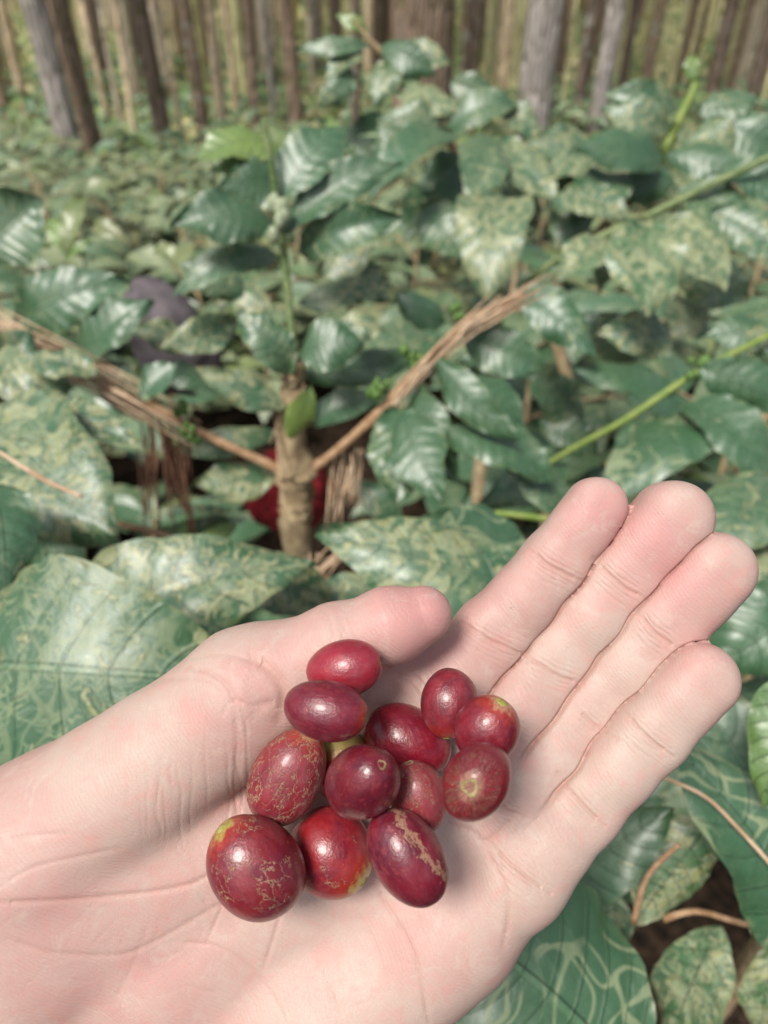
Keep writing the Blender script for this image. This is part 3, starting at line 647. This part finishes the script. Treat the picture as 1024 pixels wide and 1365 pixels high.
# --- right back plant
Cp = empty('coffee_plant', ground_at(740, 400, .9), label='coffee plant on the right with green shoot and broad mottled leaves below the trunks', cat='plant', group=GRP)
stemline(Cp, [(760, 520, .92, 16), (735, 400, .88, 16), (790, 320, .84, 15), (850, 255, .82, 14), (890, 195, .81, 12), (927, 112, .80, 9)], 'stem', M_STEM)
g0 = P(760, 520, .92); mb = MB(); mb.tube([Vector((g0.x, g0.y, 0)), g0], [.013, .0075], 10); link('stem', mb.mesh('stem'), M_STEM, Cp)
stemline(Cp, [(880, 210, .805, 15), (905, 160, .80, 12), (928, 112, .795, 10)], 'shoot', M_YSTEM)
stemline(Cp, [(690, 385, .66, 8), (760, 335, .64, 10), (860, 290, .62, 11), (940, 250, .6, 11), (1070, 190, .58, 11)], 'branch', M_GREEN)
hero(Cp, [
 (925, 108, 922, 72, 22, 'Y', .8, .8), (905, 146, 806, 124, 42, 'DM'), (890, 182, 804, 140, 54, 'M'), (884, 216, 770, 194, 60, 'D', .78, .74), (930, 150, 1012, 132, 50, 'DM'), (908, 190, 990, 202, 60, 'M'), (958, 160, 1050, 208, 64, 'T'),
 (888, 205, 1004, 244, 50, 'D', .72, .7), (948, 230, 1050, 268, 56, 'T', .62, .6), (898, 255, 1014, 312, 66, 'DM', .62, .6), (948, 282, 1050, 350, 66, 'DM', .6, .58), (862, 296, 862, 422, 98, 'MY', .6, .56), (892, 288, 968, 388, 78, 'MY', .6, .58),
 (812, 318, 742, 372, 62, 'MY', .62, .6), (830, 300, 800, 390, 50, 'MY', .66, .64), (690, 384, 798, 474, 58, 'S', .6, .58), (840, 230, 760, 290, 64, 'DM', .78, .76), (790, 240, 740, 330, 60, 'M', .8, .78), (900, 240, 820, 250, 50, 'D', .8, .8),
 (800, 205, 720, 240, 50, 'M', .82, .8), (900, 340, 1000, 400, 70, 'DM', .72, .72), (940, 400, 880, 450, 60, 'M', .75, .75)], .78)
# --- right, lower, with the green branch
Dp = empty('coffee_plant', ground_at(960, 500, .7), label='dark glossy coffee plant with thin green branch above the fingertips', cat='plant', group=GRP)
stemline(Dp, [(722, 624, .6, 6), (760, 600, .59, 8), (830, 562, .57, 10), (900, 515, .56, 10), (960, 480, .55, 9), (1060, 430, .55, 9)], 'branch', M_YSTEM)
g0 = P(1060, 430, .55); mb = MB(); mb.tube([Vector((g0.x, g0.y, 0)), g0], [.012, .005], 10); link('stem', mb.mesh('stem'), M_STEM, Dp)
mb = MB()
for k in range(7): mb.ball(P(930 + rnd.uniform(-14, 14), 490 + rnd.uniform(-12, 12), .55), .004 * rnd.uniform(.7, 1.2), 6)
link('green_buds', mb.mesh('green_buds'), M_BUD, Dp)
hero(Dp, [
 (1040, 452, 940, 446, 62, 'D', .58, .58), (898, 452, 794, 446, 62, 'MM', .64, .62), (930, 490, 1060, 548, 66, 'D', .54, .53, 25), (905, 538, 1036, 648, 80, 'D', .54, .50, -20), (902, 522, 766, 488, 58, 'D', .62, .6), (960, 552, 800, 662, 104, 'SD', .56, .5),
 (752, 602, 636, 674, 62, 'DM', .62, .58), (1040, 640, 920, 740, 100, 'DM', .5, .46), (860, 640, 980, 720, 80, 'D', .6, .56), (780, 560, 700, 500, 60, 'DM', .7, .68), (1040, 700, 960, 780, 80, 'MM', .5, .46), (850, 480, 770, 420, 60, 'DM', .72, .7),
 (980, 470, 1050, 430, 50, 'M', .58, .56), (840, 560, 880, 640, 70, 'DM', .62, .6), (1000, 560, 900, 600, 60, 'M', .55, .54), (720, 560, 800, 600, 50, 'DM', .7, .7)], .58)
# --- left plant
E = empty('coffee_plant', ground_at(-60, 560, .6), label='coffee plant at the left edge with broad mottled leaves', cat='plant', group=GRP)
stemline(E, [(-90, 640, .55, 20), (-70, 540, .52, 18), (-60, 450, .52, 15), (-50, 330, .55, 12)], 'stem', M_STEM)
g0 = P(-90, 640, .55); mb = MB(); mb.tube([Vector((g0.x, g0.y, 0)), g0], [.012, .006], 10); link('stem', mb.mesh('stem'), M_STEM, E)
hero(E, [
 (26, 436, 172, 374, 78, 'T', .56, .54), (102, 478, 196, 396, 72, 'D', .55, .53), (-40, 545, 150, 712, 170, 'MM', .40, .36, 10), (0, 560, 186, 590, 90, 'MM', .42, .38, -10), (-20, 640, 4, 808, 92, 'T', .34, .31), (56, 680, 84, 828, 92, 'DM', .44, .42), (146, 722, 164, 806, 66, 'D', .46, .44),
 (216, 722, 186, 806, 66, 'D', .48, .46), (132, 500, 26, 482, 52, 'M', .5, .5), (-20, 480, 60, 560, 60, 'MY', .46, .44), (-30, 340, 54, 262, 100, 'DM', .6, .6), (-20, 400, 60, 470, 60, 'M', .58, .55), (200, 560, 120, 480, 60, 'M', .56, .54), (-30, 620, 50, 700, 60, 'D', .42, .4),
 (110, 340, 60, 290, 34, 'Y', .8, .8), (-10, 500, 40, 440, 60, 'M', .5, .5)], .5)
# --- broad leaves just under and beside the hand
Fp = empty('coffee_plant', ground_at(-100, 900, .35), label='coffee plant with one very broad blue-green leaf beneath the heel of the thumb', cat='plant', group=GRP)
g0 = P(-110, 900, .34); mb = MB(); mb.tube([Vector((g0.x, g0.y, 0)), g0 + Vector((0, 0, .02))], [.009, .004], 10); link('stem', mb.mesh('stem'), M_STEM, Fp)
hero(Fp, [(-90, 884, 350, 905, 250, 'F', .30, .27, 4), (70, 880, 415, 742, 150, 'MM', .335, .33, -5), (-60, 1010, 40, 1010, 60, 'MY', .34, .33), (0, 850, 225, 812, 100, 'MM', .285, .29, 8), (440, 800, 300, 760, 80, 'M', .38, .37), (-60, 960, 120, 1060, 120, 'D', .34, .32)], .3)
Gp = empty('coffee_plant', ground_at(720, 780, .45), label='coffee plant whose mined leaves spread between thumb and index finger', cat='plant', group=GRP)
g0 = P(740, 800, .42); mb = MB(); mb.tube([Vector((g0.x, g0.y, 0)), g0], [.009, .004], 10); link('stem', mb.mesh('stem'), M_STEM, Gp)
hero(Gp, [(735, 800, 425, 705, 130, 'MM', .36, .34, 5), (700, 720, 560, 690, 70, 'S', .42, .40), (560, 830, 400, 790, 70, 'M', .40, .40), (760, 700, 680, 620, 60, 'DM', .5, .48), (640, 830, 560, 760, 80, 'S', .40, .39)], .35)
Hp = empty('coffee_plant', ground_at(1080, 1100, .4), label='coffee plant low on the right with leaf-miner trails and one bright green leaf', cat='plant', group=GRP)
g0 = P(1090, 1160, .34); mb = MB(); mb.tube([Vector((g0.x, g0.y, 0)), g0, P(1070, 900, .30)], [.009, .006, .004], 10); link('stem', mb.mesh('stem'), M_STEM, Hp)
hero(Hp, [(1085, 1290, 893, 985, 140, 'S', .275, .27, 6), (1075, 1160, 930, 915, 170, 'T', .31, .30, -6), (1075, 890, 1016, 1075, 84, 'G', .26, .25, 10), (1075, 770, 940, 892, 110, 'T', .33, .32), (860, 1460, 590, 1215, 290, 'SD', .245, .25, 0), (735, 1200, 895, 1075, 96, 'D', .31, .30),
 (955, 1090, 848, 1235, 92, 'MY', .30, .30), (960, 1235, 885, 1410, 100, 'MY', .32, .32, 30), (1035, 1255, 1008, 1410, 62, 'MY', .31, .31, 30), (815, 1185, 822, 1268, 44, 'M', .33, .33), (770, 1110, 900, 1180, 90, 'T', .36, .35), (1060, 900, 960, 1000, 90, 'DM', .36, .35)], .3)
tw = stemline(None, [(884, 1036, .262, 5), (940, 1062, .26, 5.5), (985, 1105, .258, 5.5), (1035, 1160, .256, 6)], 'pine_needle', M_NEEDLE, .05); tag(tw, 'single orange-brown pine needle lying across the mined leaf by the little finger', 'pine needle')
tw = stemline(None, [(884, 1225, .30, 9), (930, 1215, .30, 8), (1000, 1232, .30, 8), (1040, 1220, .30, 8)], 'twig', M_TWIG, .2); tag(tw, 'brown twig low at the right edge above two curled yellowish leaves', 'twig')
tw = stemline(None, [(845, 1230, .29, 9), (862, 1170, .285, 8), (905, 1125, .28, 7)], 'dead_leaf_stalk', M_TWIG, .3); tag(tw, 'reddish brown dry stalk resting on the mottled yellowish leaf at lower right', 'twig')
tw = stemline(None, [(138, 694, .5, 8), (200, 708, .5, 9), (240, 722, .495, 10), (285, 742, .49, 10)], 'twig', M_TWIG, .2); tag(tw, 'bare brown twig slanting below the dark gap, left of the stem', 'twig')
tw = stemline(None, [(0, 603, .33, 5), (60, 640, .33, 7), (110, 662, .33, 5)], 'pine_needle', M_NEEDLE, .05); tag(tw, 'tan pine needle lying on the large mottled leaf at the left edge', 'pine needle')
tw = stemline(None, [(660, 684, .45, 8), (700, 688, .45, 9), (740, 694, .45, 9)], 'grass_stalk', M_YSTEM, .05); tag(tw, 'short yellow-green stalk poking out beside the index fingertip', 'stalk')
tw = stemline(None, [(808, 620, .62, 10), (860, 617, .62, 11)], 'twig', M_NEEDLE, .1); tag(tw, 'short orange dry twig lying above the middle fingertip', 'twig')

# --- pine needles
def needles(label, seeds, n, mat, spread, rad=.0006, d=.52, name='pine_needle_bunch'):
    mb = MB()
    for _ in range(n):
        (x0, y0), (x1, y1) = rnd.choice(seeds); L = rnd.uniform(.6, 1.15)
        o = rnd.gauss(0, spread); o2 = o * .6 + rnd.gauss(0, spread * .7); dx, dy = x1 - x0, y1 - y0; l = math.hypot(dx, dy); nx, ny = -dy / l, dx / l
        s0 = rnd.uniform(-.15, .35); dd = d + rnd.uniform(-.012, .012); c = rnd.uniform(-12, 12)
        pts = [P(x0 + dx * (s0 + L * q_) + nx * (o + (o2 - o) * q_ + c * q_ * (1 - q_)), y0 + dy * (s0 + L * q_) + ny * (o + (o2 - o) * q_ + c * q_ * (1 - q_)) , dd) for q_ in (0, .33, .66, 1)]
        mb.tube(pts, [rad * .8, rad, rad, rad * .6], 5)
    return link(name, mb.mesh(name), mat, label=label, cat='pine needles', group='dry pine needle bunches')
needles('thick tan bunch of dry pine needles caught on the left branch', [((-20, 430), (110, 490)), ((90, 480), (215, 555)), ((-20, 440), (60, 470))], 60, M_NEEDLE, 12, .0007)
needles('bunch of dry pine needles draped over the right forked branch', [((545, 505), (640, 420)), ((600, 455), (705, 390)), ((520, 545), (580, 470))], 46, M_NEEDLE, 7, .0007)
needles('red-brown needles with shade painted in, hanging straight down inside the shadowed gap', [((200, 540), (205, 690)), ((225, 560), (255, 700)), ((215, 545), (232, 680)), ((195, 560), (190, 660))], 34, M_NEEDLE_SHADE, 14, .0008, .56)
needles('few yellowish needles hanging from the right fork beside the stem', [((455, 600), (440, 690)), ((462, 600), (455, 680)), ((468, 595), (470, 670))], 14, M_NEEDLE, 8, .0007, .56)
needles('pale dry needles hanging along the thick upright stem', [((385, 500), (365, 600)), ((372, 520), (385, 700)), ((402, 560), (405, 700)), ((392, 600), (400, 740))], 6, M_NEEDLE, 12, .0006, .535)
needles('orange-brown needles lying across leaves just above the thumb', [((385, 800), (450, 735)), ((400, 760), (440, 800)), ((420, 740), (400, 800))], 26, M_NEEDLE, 10, .0006, .42)

# --- cloth things half hidden behind the plant
def lumpy(name, mat, c, rx, ry, rz, label, cat, seed, rot=0):
    mb = MB(); n = 26; b = Vector(c)
    for i in range(n + 1):
        th = math.pi * i / n
        for k in range(2 * n):
            a = math.pi * k / n; dv = Vector((math.sin(th) * math.cos(a), math.sin(th) * math.sin(a), math.cos(th)))
            r_ = 1 + .22 * mn.noise(dv * 1.6 + Vector((seed, 0, 0))) + .07 * mn.noise(dv * 6 + Vector((seed, 3, 0))) + .05 * abs(math.sin(a * 3 + th * 4))
            dv2 = Vector((dv.x * rx, dv.y * ry, dv.z * rz)) * r_; dv2.rotate(Quaternion((0, 1, 0), rot)); mb.v.append(b + dv2)
    for i in range(n):
        for k in range(2 * n):
            k2 = (k + 1) % (2 * n); mb.f.append((i * 2 * n + k, (i + 1) * 2 * n + k, (i + 1) * 2 * n + k2, i * 2 * n + k2))
    return link(name, mb.mesh(name), mat, label=label, cat=cat)
lumpy('grey_bag', M_GREY, P(226, 452, .80), .044, .036, .062, 'smooth grey-purple cloth bag half hidden behind the leaves at left', 'bag', 3.0, R(-28))
lumpy('red_bag', M_RED, P(385, 655, .76), .042, .035, .042, 'dark red patterned cloth bag behind the upright stem', 'bag', 5.0, R(10))

# ================================================================== GROUND, SHRUBS, TREES
m = NT('soil'); o = m.obj(); n1 = m.noise(o, 6, 6, .65, .3); n2 = m.noise(o, 40, 4, .6); yv = m.sep(o)[1]
c = m.mix(m.ss(n2, .35, .65), (.012, .009, .007, 1), (.05, .032, .02, 1))  # near soil kept almost black: shade under the leaves put into its colour
litter_sun = m.mix(m.ss(n1, .38, .6), (.52, .56, .24, 1), (.78, .70, .42, 1)); c = m.mix(m.ss(m.math('ADD', yv, m.math('MULTIPLY', n1, 1.5)), 3.2, 6.0), c, litter_sun)  # far ground cover, its pale tone also painting in distant sunlight
m.set(Base_Color=c, Roughness=.95, Specular_IOR_Level=.1); m.bump(m.math('ADD', n1, n2), .02)
M_SOIL = m.m
def gz(x, y):
    if y < 3.0: return 0.0
    k = y - 3.0
    return .03 * k * mn.noise(Vector((x * .4, y * .4, 2))) * min(1, k) + .0016 * max(0, k - 6) ** 2 * .6
mb = MB(); xs = np.concatenate([np.linspace(-60, -6, 14), np.linspace(-5.5, 5.5, 40), np.linspace(6, 60, 14)]); ys = np.concatenate([np.linspace(-5, 3, 20), np.linspace(3.2, 20, 50), np.linspace(22, 90, 20)])
for yy in ys:
    for xx in xs: mb.v.append((xx, yy, gz(xx, yy)))
for i in range(len(ys) - 1):
    for j in range(len(xs) - 1):
        k = i * len(xs) + j; mb.f.append((k, k + 1, k + len(xs) + 1, k + len(xs)))
link('ground', mb.mesh('ground'), M_SOIL, kind='structure')

def shrub(x, y, z0, h, nleaf, L, label, rs, detail=(8, 4), spread=.28, mo=(.6, 1.25), light=0):
    root = empty('coffee_shrub', (x, y, z0), label=label, cat='shrub', group='low coffee shrubs covering the forest floor')
    mb = MB(); top = Vector((x + rs.uniform(-.05, .05), y + rs.uniform(-.05, .05), z0 + h)); b = Vector((x, y, z0))
    mb.tube([b, b.lerp(top, .5) + Vector((rs.uniform(-.02, .02), rs.uniform(-.02, .02), 0)), top], [.01, .008, .004], 6)
    fm = MB(); nb = max(4, nleaf // 8)
    for i in range(nb):
        s = .30 + .7 * (i + .5) / nb; a = i * 2.4 + rs.uniform(-.4, .4); o_ = b.lerp(top, s); r_ = spread * (1.15 - .6 * s) * rs.uniform(.7, 1.15)
        e = o_ + Vector((math.cos(a) * r_, math.sin(a) * r_, rs.uniform(-.02, .08)))
        mb.tube([o_, o_.lerp(e, .5) + Vector((0, 0, .015)), e], [.004, .003, .002], 5)
        for k in range(8):
            q_ = .25 + .8 * k / 7; pb = o_.lerp(e, min(q_, 1)); sd_ = (-1) ** k; aa = a + sd_ * rs.uniform(.7, 1.5) if k < 7 else a
            dr = Vector((math.cos(aa), math.sin(aa), rs.uniform(-.45, .25))).normalized(); ll = L * rs.uniform(.65, 1.15)
            sty = rs.random(); hue = (.12 if sty < .42 else .24 if sty < .8 else .42 if sty < .85 else .68 if sty < .91 else .95) + light * rs.uniform(0, .18)
            leaf_into(fm, pb, pb + dr * ll, ll * rs.uniform(.38, .5), Vector((rs.uniform(-.4, .4), rs.uniform(-.6, .2), 1)), min(hue, .95), rs.uniform(*mo), rs.choice((0, 0, .6)), arch=rs.uniform(.05, .15), nu=detail[0], nv=detail[1], rs=rs)
    link('stem', mb.mesh('stem'), M_STEM, root); link('foliage', fm.mesh('foliage', attrs=True), M_LEAF, root)
# label by where it stands
def place_of(x, y):
    side = 'at the far left' if x < -.35 * y else 'left of centre' if x < -.08 * y else 'near the centre' if x < .1 * y else 'right of centre' if x < .35 * y else 'at the far right'
    dist = 'just behind the big leaves' if y < 1.3 else 'in the middle of the undergrowth' if y < 2.4 else 'well back in the undergrowth' if y < 3.6 else 'near the foot of the trunks'
    return side, dist
looks = ['densely mottled', 'pale dusty', 'dark green', 'yellow-flecked', 'low spreading', 'upright', 'grey-green', 'sparse', 'bushy', 'lopsided', 'tan-spotted', 'crowded']
rs = random.Random(21); used = set(); cnt = 0
spots = []
y = .82
while y < 5.6:
    step = .30 + .07 * y; wd = .50 * y / .80 + .35
    x = -wd + rs.uniform(0, step)
    while x < wd:
        spots.append((x + rs.uniform(-.08, .08), y + rs.uniform(-.1, .1))); x += step
    y += step * .85
for x, y in spots:
    lab = None
    if y < 2.0 and -.42 * y < x < -.02 * y: continue
    if y < 1.3 and -.45 < x < -.02: h = .36; 
    elif y < 1.0: h = .62 if x > 0 else .52
    elif y < 2.2: h = .62 + (.12 if x > 0 else -.06)
    elif y < 3.4: h = .54
    else: h = .36
    h *= rs.uniform(.72, 1.22)
    s_, d_ = place_of(x, y); lk = rs.sample(looks, len(looks)); 
    for q_ in lk:
        lab = f'{q_} coffee shrub {d_}, {s_}'
        if lab not in used: break
    used.add(lab)
    nl = 56 if y < 3.2 else 80
    shrub(x, y, gz(x, y), h, nl, .17 if y < 3.2 else .14, lab, rs, (10, 6) if y < 1.6 else (6, 4), .26 if y < 1.3 else .32 if y < 2.4 else .42, ((.15, 1.1) if y < 2.0 else (.6, 1.45)), light=.0 if y < 1.6 else .5 if x < .2 else .2)
print('shrubs', len(spots))
# far undergrowth: one uncountable mass
fm = MB(); rs = random.Random(5)
for i in range(15000):
    yy = 4.8 + 17 * rs.random() ** 1.3; xx = rs.uniform(-1, 1) * (yy * .66 + .6); zz = gz(xx, yy) + rs.uniform(0, .28); a = rs.uniform(0, 6.28); ll = rs.uniform(.10, .22)
    d_ = Vector((math.cos(a), math.sin(a), rs.uniform(-.2, .7))).normalized()
    leaf_into(fm, (xx, yy, zz), Vector((xx, yy, zz)) + d_ * ll, ll * .42, Vector((0, -.5, 1)), rs.choice((.1, .25, .3, .6, .7) if yy < 9 else (.7, .75, .8, .8, .95)), rs.uniform(.2, 1.1), 0, nu=3, nv=2, rs=rs)  # farther leaves get pale yellow hues, sunlight put into their colour
link('undergrowth', fm.mesh('undergrowth', attrs=True), M_LEAF, kind='stuff', label='low leafy undergrowth between the distant trunks', cat='undergrowth')

def bark():
    m = NT('bark'); o = m.vmath('MULTIPLY', m.obj(), (1, 1, .16)); inf = m.info(); cc = inf['Color']
    oo = m.vmath('ADD', o, m.comb(m.math('MULTIPLY', inf['Random'], 90), 0, 0))
    n1 = m.noise(oo, 14, 6, .65, .6); v = m.voro(oo, 26, 'DISTANCE_TO_EDGE'); n2 = m.noise(m.vmath('ADD', m.obj(), (4, 4, 4)), 9, 3, .6)
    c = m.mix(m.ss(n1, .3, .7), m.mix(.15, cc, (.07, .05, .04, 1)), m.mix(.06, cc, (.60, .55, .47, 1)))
    c = m.mix(m.math('MULTIPLY', m.ss(v, .1, .0), .6), c, (.05, .035, .025, 1))
    c = m.mix(m.math('MULTIPLY', m.ss(n2, .56, .66), m.math('MULTIPLY', m.ss(inf['Random'], .3, .7), .6)), c, (.45, .46, .40, 1))
    c = m.mix(m.math('MULTIPLY', m.ss(n2, .42, .34), .45), c, (.12, .13, .04, 1))
    m.set(Base_Color=c, Roughness=.92, Specular_IOR_Level=.15); m.bump(m.math('ADD', n1, m.ss(v, 0, .25)), .015)
    return m.m
M_BARK = bark()
def trunk_mesh(r, h, seed, n=18):
    mb = MB(); rs_ = random.Random(seed); pts = []; rad = []
    for i in range(26):
        s = i / 25; z = h * s ** 1.5; pts.append(Vector((.03 * math.sin(z * .8 + seed) * min(1, z), .03 * math.cos(z * .6 + seed) * min(1, z), z - .1))); rad.append(r * (1 + .35 * math.exp(-z / .12)) * (1 - .4 * s))
    mb.tube(pts, rad, n, .0)
    for i, v in enumerate(mb.v):
        k = i % n; c_ = pts[i // n]; f = 1 + .10 * mn.noise(Vector((math.cos(6.28 * k / n) * 1.5 + seed, math.sin(6.28 * k / n) * 1.5, v.z * 1.2)))
        mb.v[i] = c_ + (v - c_) * f
    return mb.mesh('trunk')
DK, BR, GY, LT_SUN, PE_SUN, YG = (.20, .15, .12), (.36, .26, .19), (.50, .45, .42), (.74, .64, .50), (1.0, .80, .55), (.84, .80, .44)  # the peach and light tones are sunlight painted into the bark colour
#  base px x, base px y, width px, colour, label
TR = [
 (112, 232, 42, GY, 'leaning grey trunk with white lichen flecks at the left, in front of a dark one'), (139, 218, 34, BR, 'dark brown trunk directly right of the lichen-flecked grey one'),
 (42, 140, 17, PE_SUN, 'bright peach trunk with painted sunlight near the left edge'), (88, 165, 16, YG, 'yellowish brown trunk behind the lichen-flecked one'), (186, 180, 11, PE_SUN, 'narrow pale trunk with painted sunlight left of the straight dark trunk'),
 (228, 200, 31, DK, 'straight dark grey-brown trunk, second thick one from the left'), (301, 180, 19, PE_SUN, 'brightest trunk with painted sunlight left of centre'), (279, 190, 24, BR, 'brown trunk just left of the brightest one'),
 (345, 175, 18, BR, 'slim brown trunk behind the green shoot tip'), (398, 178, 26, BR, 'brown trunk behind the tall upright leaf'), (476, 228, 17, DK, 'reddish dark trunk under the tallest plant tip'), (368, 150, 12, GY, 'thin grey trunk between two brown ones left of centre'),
 (492, 120, 17, PE_SUN, 'pale trunk showing above the tallest leaf cluster'), (560, 190, 92, BR, 'widest brown trunk behind the tallest plant'), (616, 150, 17, DK, 'slim dark trunk between the widest and the grey one'), (650, 140, 9, YG, 'thin greenish trunk near the middle gap'),
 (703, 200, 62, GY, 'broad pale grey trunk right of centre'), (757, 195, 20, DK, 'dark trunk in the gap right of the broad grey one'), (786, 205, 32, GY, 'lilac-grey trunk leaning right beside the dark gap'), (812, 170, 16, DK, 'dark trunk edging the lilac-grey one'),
 (852, 135, 19, BR, 'reddish brown trunk above the right shrub'), (882, 125, 15, YG, 'yellow-green trunk left of the yellow shoot tip'), (938, 140, 27, DK, 'dark trunk just right of the yellow shoot tip'), (958, 130, 14, BR, 'brown trunk near the right corner'),
 (2, 120, 13, PE_SUN, 'pale peach trunk cut by the left border of the picture'), (150, 165, 9, PE_SUN, 'very thin trunk with painted sunlight left of the narrow pale one'), (172, 178, 8, LT_SUN, 'hair-thin pale trunk touching the narrow pale one'), (128, 140, 8, PE_SUN, 'thin peach trunk just behind the second dark trunk'),
 (250, 190, 9, PE_SUN, 'thin trunk with painted sunlight hard against the straight dark trunk'), (318, 150, 12, PE_SUN, 'pale trunk with painted sunlight right beside the brightest one'), (420, 120, 8, LT_SUN, 'thin pale trunk left of the tallest leaf cluster'), (640, 150, 10, YG, 'thin bright yellow-green trunk right of the slim dark one'),
 (870, 118, 8, YG, 'thin bright yellow-green trunk left of the wider one'), (902, 116, 9, YG, 'thin yellow-green trunk directly behind the yellow shoot tip'), (1006, 150, 10, YG, 'thin yellow-green trunk in the right corner'), (742, 150, 8, YG, 'thin yellow-green trunk in the gap beside the broad grey one'),
 (990, 150, 22, DK, 'dark leaning trunk at the right edge'), (972, 120, 10, LT_SUN, 'thin pale trunk between two dark ones at right'), (18, 150, 20, BR, 'brown trunk at the left edge behind the peach one')]
TG = 'forest tree trunks'
def base_ground(px, py):
    v = (P(px, py, 1) - Vector((0, 0, CAMZ)));
    t = CAMZ / -v.z
    for _ in range(20):
        q_ = Vector((0, 0, CAMZ)) + v * t; t = (CAMZ - gz(q_.x, q_.y)) / -v.z
    return q_, t
taken = []
for i, (bx, by, wp, colr, lab) in enumerate(TR):
    q_, t = base_ground(bx, by + 34); r_ = wp * t / F / 2 * (.9 if wp > 80 else .74)
    root = empty('pine_tree', (q_.x, q_.y, gz(q_.x, q_.y)), label=lab, cat='tree', group=TG)
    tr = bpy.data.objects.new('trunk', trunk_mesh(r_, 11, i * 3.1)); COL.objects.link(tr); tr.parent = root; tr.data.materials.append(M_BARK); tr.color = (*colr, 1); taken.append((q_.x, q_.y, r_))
    if i == 0: root.rotation_euler = (0, R(-3), 0)
protos = [trunk_mesh(.12, 11, 50 + k, 12) for k in range(5)]
for pm in protos: pm.materials.append(M_BARK)
rs = random.Random(11); k = 0; tries = 0
while k < 258 and tries < 4000:
    tries += 1; yy = 7.4 + 17 * rs.random() ** 1.15; xx = rs.uniform(-1, 1) * (yy * .52 + .4); r_ = rs.uniform(.04, .095)
    if any((xx - a) ** 2 + (yy - b) ** 2 < (.26 + c_) ** 2 for a, b, c_ in taken): continue
    taken.append((xx, yy, r_)); k += 1
    col_ = rs.choice((DK, BR, BR, GY, LT_SUN, LT_SUN, PE_SUN, PE_SUN, PE_SUN, YG)) if xx < .1 * yy else rs.choice((DK, BR, BR, GY, LT_SUN, PE_SUN, YG, YG, YG))
    side = 'left' if xx < -.2 * yy else 'right' if xx > .2 * yy else 'middle'
    nm = {DK: 'dark', BR: 'brown', GY: 'grey', LT_SUN: 'pale', PE_SUN: 'peach sunlit', YG: 'yellowish'}[col_]
    root = empty('pine_tree', (xx, yy, gz(xx, yy)), label=f'slender {nm} trunk far back in the {side} of the blurred forest', cat='tree', group='far slender trunks')
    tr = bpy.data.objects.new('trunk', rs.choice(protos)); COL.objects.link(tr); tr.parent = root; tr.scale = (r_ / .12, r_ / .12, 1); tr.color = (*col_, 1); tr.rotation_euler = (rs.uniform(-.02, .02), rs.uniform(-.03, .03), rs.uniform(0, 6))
mb = MB(); rs = random.Random(77)
for i in range(320):
    yy = 15 + 24 * rs.random(); xx = rs.uniform(-1, 1) * (yy * .55); r_ = rs.uniform(.05, .13); z0 = gz(xx, yy)
    tx_, ty_ = xx + rs.uniform(-.3, .3), yy + rs.uniform(-.3, .3)
    mb.tube([Vector((xx, yy, z0 - .2)), Vector(((xx + tx_) / 2, (yy + ty_) / 2, z0 + 5)), Vector((tx_, ty_, z0 + 11))], [r_, r_ * .85, r_ * .6], 8)
ft = link('distant_trunks', mb.mesh('distant_trunks'), M_BARK, kind='stuff', label='mass of pale sun-painted trunks farthest back between the nearer trees', cat='trunks'); ft.color = (.92, .80, .56, 1)  # pale bark colour paints the far sunlight onto these trunks
